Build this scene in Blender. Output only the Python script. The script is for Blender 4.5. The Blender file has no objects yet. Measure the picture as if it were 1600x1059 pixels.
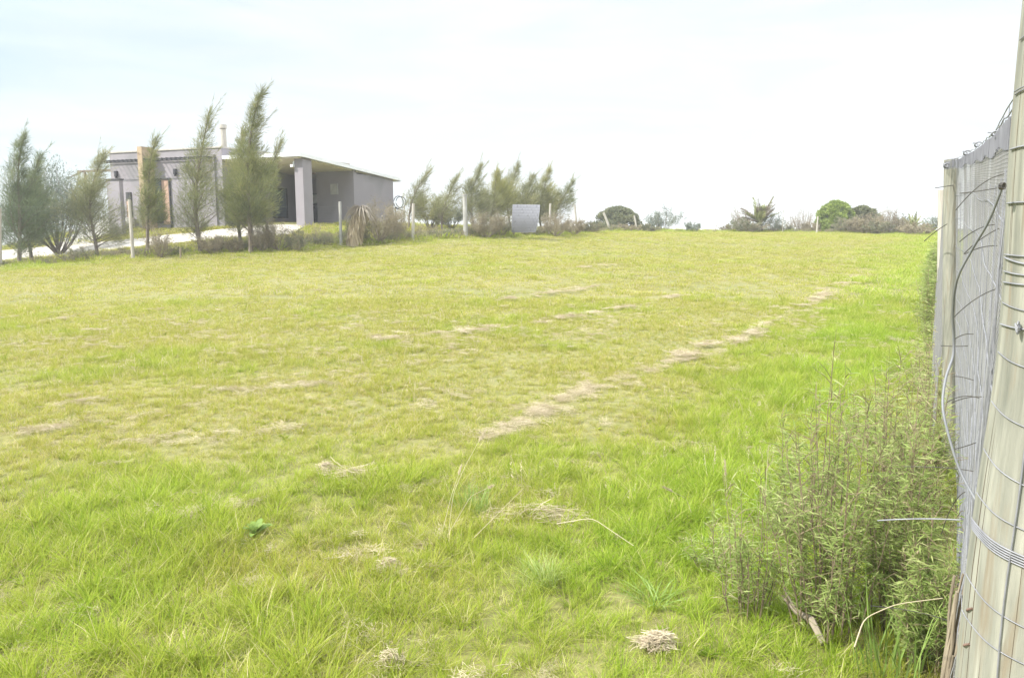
import bpy, math, random
import numpy as np
from mathutils import Vector, Matrix
R = math.radians
sc = bpy.context.scene
COL = sc.collection
rng = np.random.default_rng(7)
random.seed(7)

# ------------------------------------------------------------------ camera, sky, sun, exposure
F, CX, CY = 1200.0, 800.0, 529.5
PITCH = math.atan((CY - 357) / F)
EYE = 1.6
cam = bpy.data.cameras.new('camera')
cam.sensor_width = 36.0
cam.lens = 36.0 * F / 1600.0
cam.clip_start = 0.05
cam.clip_end = 12000
cobj = bpy.data.objects.new('camera', cam)
COL.objects.link(cobj)
cobj.location = (0, 0, EYE)
cobj.rotation_euler = (R(90) - PITCH, 0, 0)
sc.camera = cobj

SUN_EL, SUN_AZ = R(46), R(-112)      # azimuth from +Y towards +X
sd = Vector((math.sin(SUN_AZ) * math.cos(SUN_EL), math.cos(SUN_AZ) * math.cos(SUN_EL), math.sin(SUN_EL)))
sun = bpy.data.lights.new('sun', 'SUN')
sun.energy = 4.0
sun.angle = R(2.0)
sun.color = (1.0, 0.96, 0.89)
so = bpy.data.objects.new('sun', sun)
COL.objects.link(so)
so.rotation_euler = sd.to_track_quat('Z', 'Y').to_euler()
so.location = (-20, -10, 30)

w = bpy.data.worlds.new('World')
sc.world = w
w.use_nodes = True
nt = w.node_tree
nt.nodes.clear()
N = nt.nodes.new
L = nt.links.new
out = N('ShaderNodeOutputWorld')
bg = N('ShaderNodeBackground')
bg.inputs['Strength'].default_value = 0.15
sky = N('ShaderNodeTexSky')
sky.sky_type = 'NISHITA'
sky.sun_disc = False
sky.sun_elevation = SUN_EL
sky.sun_rotation = SUN_AZ
sky.air_density = 1.0
sky.dust_density = 1.0
sky.altitude = 100
tc = N('ShaderNodeTexCoord')
mp = N('ShaderNodeMapping')
mp.inputs['Scale'].default_value = (1.0, 1.0, 5.0)
mp.inputs['Rotation'].default_value = (0, R(6), R(30))
n1 = N('ShaderNodeTexNoise')
n1.inputs['Scale'].default_value = 1.7
n1.inputs['Detail'].default_value = 6
n1.inputs['Roughness'].default_value = 0.5
n1.inputs['Distortion'].default_value = 0.4
sep = N('ShaderNodeSeparateXYZ')
L(tc.outputs['Generated'], sep.inputs[0])
L(tc.outputs['Generated'], mp.inputs[0])
L(mp.outputs[0], n1.inputs['Vector'])
mr = N('ShaderNodeMapRange')           # the cloud sheet thins out to the left of the view
mr.inputs['From Min'].default_value = -0.75
mr.inputs['From Max'].default_value = 0.3
mr.inputs['To Min'].default_value = -0.10
mr.inputs['To Max'].default_value = 0.42
L(sep.outputs['X'], mr.inputs['Value'])
ad = N('ShaderNodeMath')
ad.operation = 'ADD'
L(n1.outputs['Fac'], ad.inputs[0])
L(mr.outputs[0], ad.inputs[1])
cr = N('ShaderNodeMapRange')
cr.interpolation_type = 'SMOOTHSTEP'
cr.inputs['From Min'].default_value = 0.40
cr.inputs['From Max'].default_value = 0.74
L(ad.outputs[0], cr.inputs['Value'])
cl = N('ShaderNodeMixRGB')
cl.inputs['Color1'].default_value = (2.6, 3.05, 3.22, 1)   # thin veil, sky showing through
cl.inputs['Color2'].default_value = (3.25, 3.35, 3.45, 1)   # bright cloud sheet
L(cr.outputs[0], cl.inputs['Fac'])
mx = N('ShaderNodeMixRGB')
mx.inputs['Fac'].default_value = 0.94
L(sky.outputs[0], mx.inputs['Color1'])
hb = N('ShaderNodeMapRange')           # the sheet is brighter overhead than near the horizon
hb.interpolation_type = 'SMOOTHSTEP'
hb.inputs['From Min'].default_value = 0.26
hb.inputs['From Max'].default_value = 0.75
hb.inputs['To Min'].default_value = 1.0
hb.inputs['To Max'].default_value = 3.3
L(sep.outputs['Z'], hb.inputs['Value'])
hm = N('ShaderNodeVectorMath')
hm.operation = 'SCALE'
mp2 = N('ShaderNodeMapping')           # faint grey-blue ripples in the cloud sheet
mp2.inputs['Scale'].default_value = (1.6, 1.6, 9.0)
mp2.inputs['Rotation'].default_value = (R(4), R(-8), R(-20))
n2 = N('ShaderNodeTexNoise')
n2.inputs['Scale'].default_value = 2.3
n2.inputs['Detail'].default_value = 7
n2.inputs['Distortion'].default_value = 0.6
L(tc.outputs['Generated'], mp2.inputs[0])
L(mp2.outputs[0], n2.inputs['Vector'])
r2 = N('ShaderNodeMapRange')
r2.inputs['From Min'].default_value = 0.38
r2.inputs['From Max'].default_value = 0.66
L(n2.outputs['Fac'], r2.inputs['Value'])
m2 = N('ShaderNodeMixRGB')
m2.inputs['Color1'].default_value = (0.94, 0.965, 0.99, 1)
m2.inputs['Color2'].default_value = (1.06, 1.06, 1.05, 1)
L(r2.outputs[0], m2.inputs['Fac'])
m3 = N('ShaderNodeMixRGB')
m3.blend_type = 'MULTIPLY'
m3.inputs['Fac'].default_value = 1.0
L(cl.outputs[0], m3.inputs['Color1'])
L(m2.outputs[0], m3.inputs['Color2'])
L(m3.outputs[0], hm.inputs[0])
L(hb.outputs[0], hm.inputs['Scale'])
L(hm.outputs[0], mx.inputs['Color2'])
L(mx.outputs[0], bg.inputs['Color'])
L(bg.outputs[0], out.inputs[0])

vs = sc.view_settings
vs.view_transform = 'Standard'
vs.look = 'None'
vs.exposure = 1.0
vs.gamma = 1.0
sc.cycles.max_bounces = 8
sc.cycles.diffuse_bounces = 4
sc.cycles.transmission_bounces = 4
sc.cycles.transparent_max_bounces = 8

# ------------------------------------------------------------------ projection helpers
SP, CP = math.sin(PITCH), math.cos(PITCH)
def at(px, py, Y):
    a, b = (px - CX) / F, (CY - py) / F
    d = np.array([a, CP + b * SP, -SP + b * CP])
    t = Y / d[1]
    return np.array([0, 0, EYE]) + d * t

# ------------------------------------------------------------------ value noise
def _h(i, j, s):
    n = (i * 374761393 + j * 668265263 + s * 982451653) & 0x7fffffff
    n = (n ^ (n >> 13)) * 1274126177 & 0x7fffffff
    return ((n ^ (n >> 16)) & 0xffff) / 65535.0
def vnoise(x, y, s=0):
    x = np.asarray(x, float); y = np.asarray(y, float)
    xi = np.floor(x).astype(np.int64); yi = np.floor(y).astype(np.int64)
    fx = x - xi; fy = y - yi
    fx = fx * fx * (3 - 2 * fx); fy = fy * fy * (3 - 2 * fy)
    a = _h(xi, yi, s); b = _h(xi + 1, yi, s); c = _h(xi, yi + 1, s); d = _h(xi + 1, yi + 1, s)
    return (a * (1 - fx) + b * fx) * (1 - fy) + (c * (1 - fx) + d * fx) * fy
def fbm(x, y, s=0, o=3):
    t = 0; a = 0.5; k = 0
    for i in range(o):
        t = t + a * vnoise(x * 2 ** i, y * 2 ** i, s + i * 17); k += a; a *= 0.5
    return t / k

# ------------------------------------------------------------------ terrain (thin-plate surface through surveyed points)
ctl = [(0, 0, 0), (-5, 3, 0), (5, 3, 0.02), (0, 6, 0.0), (-9, 8, -0.02), (9, 12, 0.1), (0, 12, 0.1), (-12, 14, -0.02),
       (-25, 12, -0.5), (-35, 25, -1.2), (-45, 45, -3.5), (0, -20, 0), (-20, -15, -0.5), (20, -10, 0.2), (22, 12, 0.3),
       (8, 22, 0.42), (-4, 20, 0.45), (14, 30, 0.75), (35, 30, 1.0), (50, 50, 0.9), (4, 33, 1.05), (60, 10, 0.5)]
for px, py, Y in [(0, 419, 25), (200, 403, 26.5), (400, 389, 28), (560, 379, 29), (728, 370, 31), (860, 364, 35),
                  (1000, 362.5, 46), (1200, 363, 48), (1450, 367, 44), (60, 398, 32), (130, 391, 31.6),
                  (200, 382, 31.2), (300, 371, 31.0), (400, 360, 31.2)]:
    p = at(px, py, Y); ctl.append(tuple(p))
HZ = 1.73
for x, y in [(-8.7, 32.4), (-12.6, 33.9), (-15.5, 35.2), (-19, 36.6), (-5.6, 39.5), (-10, 44), (-17, 42), (-5, 35)]:
    ctl.append((x, y, HZ - 0.03))
ctl += [(-26, 44, 0.2), (10, 70, 0.6), (35, 75, 0.2), (-10, 65, 0.9), (10, 100, -3), (50, 100, -3), (-30, 90, -5), (-70, 60, -8), (90, 60, -2)]
ctl = np.array(ctl, float)
def _tps(r2):
    return np.where(r2 > 0, 0.5 * r2 * np.log(np.maximum(r2, 1e-12)), 0)
_n = len(ctl)
_d2 = ((ctl[:, None, :2] - ctl[None, :, :2]) ** 2).sum(-1)
_A = np.zeros((_n + 3, _n + 3))
_A[:_n, :_n] = _tps(_d2) + np.eye(_n) * 0.6
_A[:_n, _n] = 1; _A[:_n, _n + 1:] = ctl[:, :2]
_A[_n:, :_n] = _A[:_n, _n:].T
_W = np.linalg.solve(_A, np.concatenate([ctl[:, 2], [0, 0, 0]]))
def gh0(x, y):
    x = np.atleast_1d(np.asarray(x, float)); y = np.atleast_1d(np.asarray(y, float))
    out = np.empty(x.shape)
    fx, fy, fo = x.ravel(), y.ravel(), out.ravel()
    for k in range(0, fx.size, 20000):
        a, b = fx[k:k + 20000], fy[k:k + 20000]
        r2 = (a[:, None] - ctl[None, :, 0]) ** 2 + (b[:, None] - ctl[None, :, 1]) ** 2
        fo[k:k + 20000] = _tps(r2) @ _W[:_n] + _W[_n] + _W[_n + 1] * a + _W[_n + 2] * b
    out = fo.reshape(x.shape)
    r = np.hypot(x - 5, y - 25)
    k = np.clip((r - 55) / 70, 0, 1); k = k * k * (3 - 2 * k)
    far = -4 - 22 * np.clip((r - 70) / 500, 0, 1)
    return out * (1 - k) + far * k
def _axis(lo, hi, step, grow, end):
    a = list(np.arange(lo, hi + 1e-6, step)); s = step
    while a[-1] < end:
        s *= grow; a.append(a[-1] + s)
    b = []; s = step; q = lo
    while q > -end:
        s *= grow; q -= s; b.append(q)
    return np.array(b[::-1] + a)
GX = _axis(-34, 40, 0.4, 1.22, 3500)
GY = _axis(-4, 58, 0.4, 1.22, 3500)
XX, YY = np.meshgrid(GX, GY, indexing='ij')
ZZ = gh0(XX, YY)
near = np.exp(-((XX / 40) ** 2 + ((YY - 15) / 35) ** 2))
ZZ += near * ((fbm(XX * 0.9, YY * 0.9, 3) - 0.5) * 0.09)
def gz(x, y):
    x = np.asarray(x, float); y = np.asarray(y, float)
    i = np.clip(np.searchsorted(GX, x) - 1, 0, len(GX) - 2); j = np.clip(np.searchsorted(GY, y) - 1, 0, len(GY) - 2)
    fx = (x - GX[i]) / (GX[i + 1] - GX[i]); fy = (y - GY[j]) / (GY[j + 1] - GY[j])
    return (ZZ[i, j] * (1 - fx) + ZZ[i + 1, j] * fx) * (1 - fy) + (ZZ[i, j + 1] * (1 - fx) + ZZ[i + 1, j + 1] * fx) * fy
def ground(px, py):
    d = at(px, py, 1.0) - np.array([0, 0, EYE])
    ts = np.geomspace(0.8, 120, 1500)
    z = EYE + d[2] * ts
    g = gz(d[0] * ts, ts)
    k = np.argmax(z < g)
    if k == 0: k = len(ts) - 1
    t = ts[k]
    return np.array([d[0] * t, t, float(gz(d[0] * t, t))])
def base(px, Y):
    """ground point in the direction of pixel column px at distance Y"""
    z = 0.8
    for _ in range(4):
        # depth along the axis for a ground point
        dep = Y * CP + (EYE - z) * SP
        x = (px - CX) / F * dep
        z = float(gz(x, Y))
    return np.array([x, Y, z])

# ------------------------------------------------------------------ object helpers
def empty(name, loc=(0, 0, 0), rz=0.0, parent=None):
    o = bpy.data.objects.new(name, None)
    COL.objects.link(o)
    o.location = tuple(loc); o.rotation_euler = (0, 0, rz)
    o.empty_display_size = 0.2
    if parent: o.parent = parent
    return o
def tag(o, label=None, cat=None, group=None, kind=None):
    if label: o['label'] = label
    if cat: o['category'] = cat
    if group: o['group'] = group
    if kind: o['kind'] = kind
    return o
class MB:
    """collects numpy geometry (verts, faces as 3/4-gons) for one mesh"""
    def __init__(s): s.V = []; s.Q = []; s.T = []; s.n = 0; s.A = []
    def add(s, V, Q=None, T=None, tone=None):
        V = np.asarray(V, float).reshape(-1, 3)
        if Q is not None and len(Q): s.Q.append(np.asarray(Q, np.int64).reshape(-1, 4) + s.n)
        if T is not None and len(T): s.T.append(np.asarray(T, np.int64).reshape(-1, 3) + s.n)
        s.V.append(V); s.n += len(V)
        s.A.append(np.zeros(len(V)) if tone is None else np.broadcast_to(np.asarray(tone, float), (len(V),)).copy())
        return s
    def box(s, a, b):
        x0, y0, z0 = a; x1, y1, z1 = b
        V = [(x0, y0, z0), (x1, y0, z0), (x1, y1, z0), (x0, y1, z0), (x0, y0, z1), (x1, y0, z1), (x1, y1, z1), (x0, y1, z1)]
        return s.add(V, [(0, 3, 2, 1), (4, 5, 6, 7), (0, 1, 5, 4), (1, 2, 6, 5), (2, 3, 7, 6), (3, 0, 4, 7)])
    def tube(s, P, r, k=6, tone=0.0, cap=True):
        P = np.asarray(P, float); n = len(P)
        r = np.broadcast_to(np.asarray(r, float), (n,))
        T = np.gradient(P, axis=0); T /= np.linalg.norm(T, axis=1)[:, None] + 1e-12
        ref = np.array([0, 0, 1.0]) if abs(T[:, 2]).mean() < 0.8 else np.array([0.9, -0.35, 0.1])
        U = np.cross(T, ref); U /= np.linalg.norm(U, axis=1)[:, None] + 1e-12
        W = np.cross(T, U)
        a = np.arange(k) * 2 * np.pi / k
        V = P[:, None, :] + r[:, None, None] * (np.cos(a)[None, :, None] * U[:, None, :] + np.sin(a)[None, :, None] * W[:, None, :])
        i = np.arange(n - 1)[:, None] * k; j = np.arange(k)[None, :]; j2 = (j + 1) % k
        Q = np.stack([i + j, i + j2, i + k + j2, i + k + j], -1).reshape(-1, 4)
        V = V.reshape(-1, 3)
        Tr = []
        if cap and k > 3:
            V = np.concatenate([V, P[:1], P[-1:]]); c = n * k
            for q in range(k):
                Tr.append((q, c, (q + 1) % k)); Tr.append(((n - 1) * k + q, (n - 1) * k + (q + 1) % k, c + 1))
        return s.add(V, Q, Tr, tone)
    def kites(s, P, D, Ln, Wd, tone=0.0, curl=0.0, side=None):
        """leaf-shaped quads: base point P, direction D, length, width"""
        P = np.asarray(P, float); n = len(P)
        D = D / (np.linalg.norm(D, axis=1)[:, None] + 1e-12)
        if side is None: side = rng.normal(size=(n, 3))
        S = np.cross(D, side); S /= np.linalg.norm(S, axis=1)[:, None] + 1e-12
        Ln = np.broadcast_to(Ln, (n,))[:, None]; Wd = np.broadcast_to(Wd, (n,))[:, None]
        mid = P + D * Ln * 0.45
        tip = P + D * Ln
        tip[:, 2] -= (curl * Ln[:, 0])
        V = np.stack([P, mid + S * Wd * 0.5, tip, mid - S * Wd * 0.5], 1).reshape(-1, 3)
        b = np.arange(n)[:, None] * 4
        tn = np.repeat(np.broadcast_to(tone, (n,)), 4)
        return s.add(V, b + np.array([[0, 1, 2, 3]]), None, tn)
    def build(s, name, mat, parent=None, smooth=False):
        me = bpy.data.meshes.new(name)
        V = np.concatenate(s.V)
        Q = np.concatenate(s.Q) if s.Q else np.zeros((0, 4), np.int64)
        T = np.concatenate(s.T) if s.T else np.zeros((0, 3), np.int64)
        me.vertices.add(len(V)); me.vertices.foreach_set('co', V.astype(np.float32).ravel())
        me.loops.add(Q.size + T.size)
        me.loops.foreach_set('vertex_index', np.concatenate([Q.ravel(), T.ravel()]).astype(np.int32))
        me.polygons.add(len(Q) + len(T))
        st = np.concatenate([np.arange(len(Q)) * 4, Q.size + np.arange(len(T)) * 3]).astype(np.int32)
        me.polygons.foreach_set('loop_start', st)
        me.polygons.foreach_set('use_smooth', np.full(len(st), smooth))
        at_ = me.attributes.new('tone', 'FLOAT', 'POINT')
        at_.data.foreach_set('value', np.concatenate(s.A).astype(np.float32))
        me.update(calc_edges=True)
        me.validate()
        me.materials.append(mat)
        o = bpy.data.objects.new(name, me)
        COL.objects.link(o)
        if parent: o.parent = parent
        return o

# ------------------------------------------------------------------ materials
def mat_new(name):
    m = bpy.data.materials.new(name); m.use_nodes = True
    n = m.node_tree; n.nodes.clear()
    o = n.nodes.new('ShaderNodeOutputMaterial')
    return m, n, o
def surf(name, c1, c2, scale=3.0, rough=0.85, stretch=(1, 1, 1), bump=0.15, metallic=0.0, detail=5, c3=None, scale3=30.0):
    m, n, o = mat_new(name)
    b = n.nodes.new('ShaderNodeBsdfPrincipled')
    b.inputs['Roughness'].default_value = rough; b.inputs['Metallic'].default_value = metallic
    t = n.nodes.new('ShaderNodeTexCoord'); mpn = n.nodes.new('ShaderNodeMapping')
    mpn.inputs['Scale'].default_value = stretch
    no = n.nodes.new('ShaderNodeTexNoise'); no.inputs['Scale'].default_value = scale; no.inputs['Detail'].default_value = detail
    r = n.nodes.new('ShaderNodeValToRGB')
    r.color_ramp.elements[0].position = 0.3; r.color_ramp.elements[0].color = (*c1, 1)
    r.color_ramp.elements[1].position = 0.7; r.color_ramp.elements[1].color = (*c2, 1)
    n.links.new(t.outputs['Object'], mpn.inputs[0]); n.links.new(mpn.outputs[0], no.inputs['Vector'])
    n.links.new(no.outputs['Fac'], r.inputs[0])
    last = r.outputs[0]
    if c3 is not None:
        n3 = n.nodes.new('ShaderNodeTexNoise'); n3.inputs['Scale'].default_value = scale3; n3.inputs['Detail'].default_value = 4
        n.links.new(mpn.outputs[0], n3.inputs['Vector'])
        m3 = n.nodes.new('ShaderNodeMapRange'); m3.inputs['From Min'].default_value = 0.55; m3.inputs['From Max'].default_value = 0.7
        n.links.new(n3.outputs['Fac'], m3.inputs['Value'])
        mm = n.nodes.new('ShaderNodeMixRGB'); mm.inputs['Color2'].default_value = (*c3, 1)
        n.links.new(m3.outputs[0], mm.inputs['Fac']); n.links.new(last, mm.inputs['Color1']); last = mm.outputs[0]
    n.links.new(last, b.inputs['Base Color'])
    if bump:
        bp = n.nodes.new('ShaderNodeBump'); bp.inputs['Strength'].default_value = bump; bp.inputs['Distance'].default_value = 0.02
        n.links.new(no.outputs['Fac'], bp.inputs['Height']); n.links.new(bp.outputs[0], b.inputs['Normal'])
    n.links.new(b.outputs[0], o.inputs[0])
    return m
def leafmat(name, stops, trans=0.35, rough=0.6, nscale=0.8, namp=0.35):
    """leaf colour chosen by the leaf's own 'tone' plus a slow patch noise"""
    m, n, o = mat_new(name)
    a = n.nodes.new('ShaderNodeAttribute'); a.attribute_name = 'tone'
    g = n.nodes.new('ShaderNodeTexCoord')
    no = n.nodes.new('ShaderNodeTexNoise'); no.inputs['Scale'].default_value = nscale; no.inputs['Detail'].default_value = 3
    n.links.new(g.outputs['Object'], no.inputs['Vector'])
    s = n.nodes.new('ShaderNodeMath'); s.operation = 'MULTIPLY_ADD'
    s.inputs[1].default_value = namp * 2; s.inputs[2].default_value = -namp
    n.links.new(no.outputs['Fac'], s.inputs[0])
    ad = n.nodes.new('ShaderNodeMath'); ad.operation = 'ADD'; ad.use_clamp = True
    n.links.new(a.outputs['Fac'], ad.inputs[0]); n.links.new(s.outputs[0], ad.inputs[1])
    r = n.nodes.new('ShaderNodeValToRGB')
    els = r.color_ramp.elements
    while len(els) < len(stops): els.new(0.5)
    for e, (p, c) in zip(els, stops): e.position = p; e.color = (*c, 1)
    n.links.new(ad.outputs[0], r.inputs[0])
    b = n.nodes.new('ShaderNodeBsdfPrincipled'); b.inputs['Roughness'].default_value = rough
    b.inputs['Specular IOR Level'].default_value = 0.3
    t = n.nodes.new('ShaderNodeBsdfTranslucent')
    mxs = n.nodes.new('ShaderNodeMixShader'); mxs.inputs[0].default_value = trans
    n.links.new(r.outputs[0], b.inputs['Base Color']); n.links.new(r.outputs[0], t.inputs['Color'])
    n.links.new(b.outputs[0], mxs.inputs[1]); n.links.new(t.outputs[0], mxs.inputs[2]); n.links.new(mxs.outputs[0], o.inputs[0])
    return m
M = {}
M['wall'] = surf('plaster_wall', (0.235, 0.215, 0.232), (0.265, 0.244, 0.26), 1.2, 0.9, bump=0.03, c3=(0.2, 0.19, 0.2), scale3=0.6)
M['white'] = surf('white_metal_and_sky_pane', (0.72, 0.73, 0.75), (0.8, 0.8, 0.82), 2, 0.5, bump=0.0)
M['ceiling'] = surf('ceiling_board', (0.62, 0.57, 0.49), (0.68, 0.62, 0.54), 2, 0.9, bump=0.0)
M['black'] = surf('black_metal', (0.025, 0.025, 0.03), (0.045, 0.045, 0.05), 5, 0.5, bump=0.0)
M['bluemetal'] = surf('blue_black_metal', (0.02, 0.04, 0.07), (0.04, 0.06, 0.09), 5, 0.45, bump=0.0)
M['brick'] = surf('tan_stone', (0.30, 0.22, 0.14), (0.40, 0.31, 0.2), 6, 0.9, bump=0.3, c3=(0.2, 0.14, 0.09), scale3=5)
M['salmon'] = surf('stained_timber', (0.36, 0.23, 0.17), (0.42, 0.28, 0.21), 4, 0.6, (6, 6, 0.6), bump=0.05)
M['concrete'] = surf('driveway_concrete', (0.33, 0.30, 0.26), (0.42, 0.39, 0.34), 1.2, 0.9, bump=0.1, c3=(0.22, 0.2, 0.17), scale3=1.6)
M['stone'] = surf('pale_stone', (0.5, 0.48, 0.45), (0.65, 0.63, 0.6), 3, 0.9, bump=0.2)
M['post'] = surf('treated_pine', (0.16, 0.16, 0.13), (0.32, 0.31, 0.255), 12, 0.9, (4, 4, 0.35), bump=0.5, c3=(0.21, 0.18, 0.13), scale3=15)
M['postdry'] = surf('weathered_post', (0.33, 0.30, 0.26), (0.46, 0.43, 0.38), 9, 0.9, (4, 4, 0.4), bump=0.3)
M['rustwood'] = surf('split_timber', (0.17, 0.135, 0.095), (0.29, 0.24, 0.17), 14, 0.9, (5, 5, 0.4), bump=0.6)
M['crack'] = surf('post_crack', (0.06, 0.045, 0.03), (0.1, 0.08, 0.05), 9, 1.0, bump=0)
M['whitepost'] = surf('white_post', (0.30, 0.29, 0.27), (0.40, 0.39, 0.37), 6, 0.8, bump=0.1)
M['wire'] = surf('galvanised_wire', (0.17, 0.17, 0.185), (0.27, 0.27, 0.29), 40, 0.6, bump=0.0, metallic=0.2)
M['net'] = surf('grey_netting', (0.185, 0.183, 0.18), (0.255, 0.252, 0.248), 12, 0.7, bump=0.0)
M['netdark'] = surf('netting_fold', (0.11, 0.11, 0.125), (0.18, 0.18, 0.2), 12, 0.7, bump=0.0)
M['darkwire2'] = surf('dull_wire', (0.16, 0.16, 0.18), (0.24, 0.24, 0.26), 20, 0.6, bump=0.0)
M['darkwire'] = surf('dark_wire', (0.03, 0.028, 0.025), (0.07, 0.06, 0.05), 30, 0.6, bump=0.0)
M['cable'] = surf('grey_cable', (0.16, 0.165, 0.18), (0.22, 0.225, 0.24), 30, 0.6, bump=0.05)
M['rust'] = surf('rusty_nail', (0.13, 0.08, 0.06), (0.22, 0.14, 0.11), 60, 0.9, bump=0.2)
M['bark'] = surf('bark', (0.13, 0.10, 0.08), (0.24, 0.2, 0.17), 12, 0.95, (2, 2, 0.5), bump=0.5)
M['twig'] = surf('grey_brown_twig', (0.19, 0.155, 0.115), (0.31, 0.26, 0.2), 12, 0.95, bump=0.0)
M['twigdark'] = surf('dark_stem', (0.15, 0.11, 0.07), (0.25, 0.19, 0.12), 12, 0.9, bump=0.0)
M['panel'] = surf('grey_panel', (0.14, 0.142, 0.158), (0.175, 0.177, 0.195), 2.5, 0.6, bump=0.05)
M['panelslot'] = surf('panel_slot', (0.135, 0.13, 0.145), (0.17, 0.165, 0.18), 4, 0.7, bump=0.0)
m, n, o = mat_new('window_glass')
b = n.nodes.new('ShaderNodeBsdfPrincipled'); b.inputs['Base Color'].default_value = (0.10, 0.13, 0.15, 1)
b.inputs['Roughness'].default_value = 0.05; b.inputs['Specular IOR Level'].default_value = 1.0
n.links.new(b.outputs[0], o.inputs[0]); M['glass'] = m
M['needle'] = leafmat('needle_foliage', [(0.0, (0.11, 0.13, 0.055)), (0.45, (0.21, 0.23, 0.09)), (0.75, (0.30, 0.30, 0.12)), (1.0, (0.38, 0.34, 0.17))], 0.4)
M['needledark'] = leafmat('dark_needle_foliage', [(0.0, (0.09, 0.12, 0.075)), (0.5, (0.165, 0.205, 0.11)), (1.0, (0.28, 0.29, 0.13))], 0.4)
M['needleyel'] = leafmat('yellow_needle_foliage', [(0.0, (0.17, 0.18, 0.06)), (0.5, (0.31, 0.31, 0.11)), (1.0, (0.42, 0.38, 0.18))], 0.35)
M['needlepale'] = leafmat('pale_needle_foliage', [(0.0, (0.16, 0.17, 0.09)), (0.5, (0.27, 0.28, 0.13)), (1.0, (0.38, 0.35, 0.19))], 0.35)
M['greyleaf'] = leafmat('grey_green_leaf', [(0.0, (0.11, 0.14, 0.115)), (0.5, (0.19, 0.225, 0.18)), (1.0, (0.30, 0.32, 0.25))], 0.25)
M['brownleaf'] = leafmat('brown_twiggy_leaf', [(0.0, (0.15, 0.13, 0.085)), (0.5, (0.26, 0.22, 0.145)), (1.0, (0.37, 0.33, 0.21))], 0.25)
M['mixleaf'] = leafmat('scrub_leaf', [(0.0, (0.09, 0.11, 0.055)), (0.4, (0.16, 0.18, 0.09)), (0.7, (0.27, 0.23, 0.16)), (1.0, (0.36, 0.30, 0.23))], 0.25)
M['brightleaf'] = leafmat('bright_green_leaf', [(0.0, (0.13, 0.18, 0.03)), (0.5, (0.24, 0.31, 0.06)), (1.0, (0.36, 0.42, 0.12))], 0.3)
M['domeleaf'] = leafmat('dull_green_leaf', [(0.0, (0.08, 0.095, 0.045)), (0.5, (0.15, 0.165, 0.075)), (1.0, (0.25, 0.24, 0.12))], 0.2)
M['fenceleaf'] = leafmat('narrow_shrub_leaf', [(0.0, (0.20, 0.27, 0.07)), (0.4, (0.34, 0.42, 0.125)), (0.75, (0.49, 0.52, 0.23)), (1.0, (0.50, 0.39, 0.27))], 0.5, nscale=2.0)
M['weed'] = leafmat('broad_weed_leaf', [(0.0, (0.13, 0.20, 0.04)), (0.6, (0.22, 0.32, 0.07)), (1.0, (0.33, 0.42, 0.15))], 0.35)
M['bluegrass'] = leafmat('blue_green_grass', [(0.0, (0.20, 0.27, 0.06)), (0.6, (0.33, 0.41, 0.12)), (1.0, (0.48, 0.52, 0.24))], 0.4)
M['straw'] = leafmat('straw', [(0.0, (0.30, 0.23, 0.15)), (0.5, (0.50, 0.42, 0.29)), (1.0, (0.62, 0.54, 0.38))], 0.25, nscale=3)
M['palmgreen'] = leafmat('palm_frond', [(0.0, (0.14, 0.17, 0.05)), (0.5, (0.25, 0.27, 0.09)), (1.0, (0.36, 0.36, 0.16))], 0.2)
M['palmgrey'] = leafmat('dead_frond', [(0.0, (0.16, 0.13, 0.1)), (0.5, (0.27, 0.23, 0.18)), (1.0, (0.37, 0.32, 0.25))], 0.2)

def grassmat(name, dry=False):
    m, n, o = mat_new(name)
    lk = n.links.new
    a = n.nodes.new('ShaderNodeAttribute'); a.attribute_name = 'tone'
    lu = n.nodes.new('ShaderNodeAttribute'); lu.attribute_type = 'INSTANCER'; lu.attribute_name = 'lush'
    oi = n.nodes.new('ShaderNodeObjectInfo')
    def ramp(stops):
        r = n.nodes.new('ShaderNodeValToRGB'); els = r.color_ramp.elements
        while len(els) < len(stops): els.new(0.5)
        for e, (p, c) in zip(els, stops): e.position = p; e.color = (*c, 1)
        return r
    r1 = ramp([(0.0, (0.18, 0.23, 0.025)), (0.40, (0.35, 0.37, 0.05)), (0.66, (0.44, 0.40, 0.09)), (0.84, (0.44, 0.35, 0.15)), (1.0, (0.60, 0.52, 0.34))])   # drier turf
    r2 = ramp([(0.0, (0.17, 0.27, 0.025)), (0.5, (0.34, 0.45, 0.045)), (0.85, (0.45, 0.49, 0.10)), (1.0, (0.58, 0.52, 0.26))])   # lush turf
    s = n.nodes.new('ShaderNodeMath'); s.operation = 'MULTIPLY_ADD'; s.inputs[1].default_value = 0.3; s.inputs[2].default_value = -0.15
    lk(oi.outputs['Random'], s.inputs[0])
    ad = n.nodes.new('ShaderNodeMath'); ad.operation = 'ADD'; ad.use_clamp = True
    lk(a.outputs['Fac'], ad.inputs[0]); lk(s.outputs[0], ad.inputs[1])
    lk(ad.outputs[0], r1.inputs[0]); lk(ad.outputs[0], r2.inputs[0])
    mx = n.nodes.new('ShaderNodeMixRGB'); lk(lu.outputs['Fac'], mx.inputs['Fac'])
    lk(r1.outputs[0], mx.inputs['Color1']); lk(r2.outputs[0], mx.inputs['Color2'])
    b = n.nodes.new('ShaderNodeBsdfPrincipled'); b.inputs['Roughness'].default_value = 0.65; b.inputs['Specular IOR Level'].default_value = 0.12
    t = n.nodes.new('ShaderNodeBsdfTranslucent'); ms = n.nodes.new('ShaderNodeMixShader'); ms.inputs[0].default_value = 0.5
    lk(mx.outputs[0], b.inputs['Base Color']); lk(mx.outputs[0], t.inputs['Color'])
    lk(b.outputs[0], ms.inputs[1]); lk(t.outputs[0], ms.inputs[2]); lk(ms.outputs[0], o.inputs[0])
    return m
M['grass'] = grassmat('field_grass')

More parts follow.
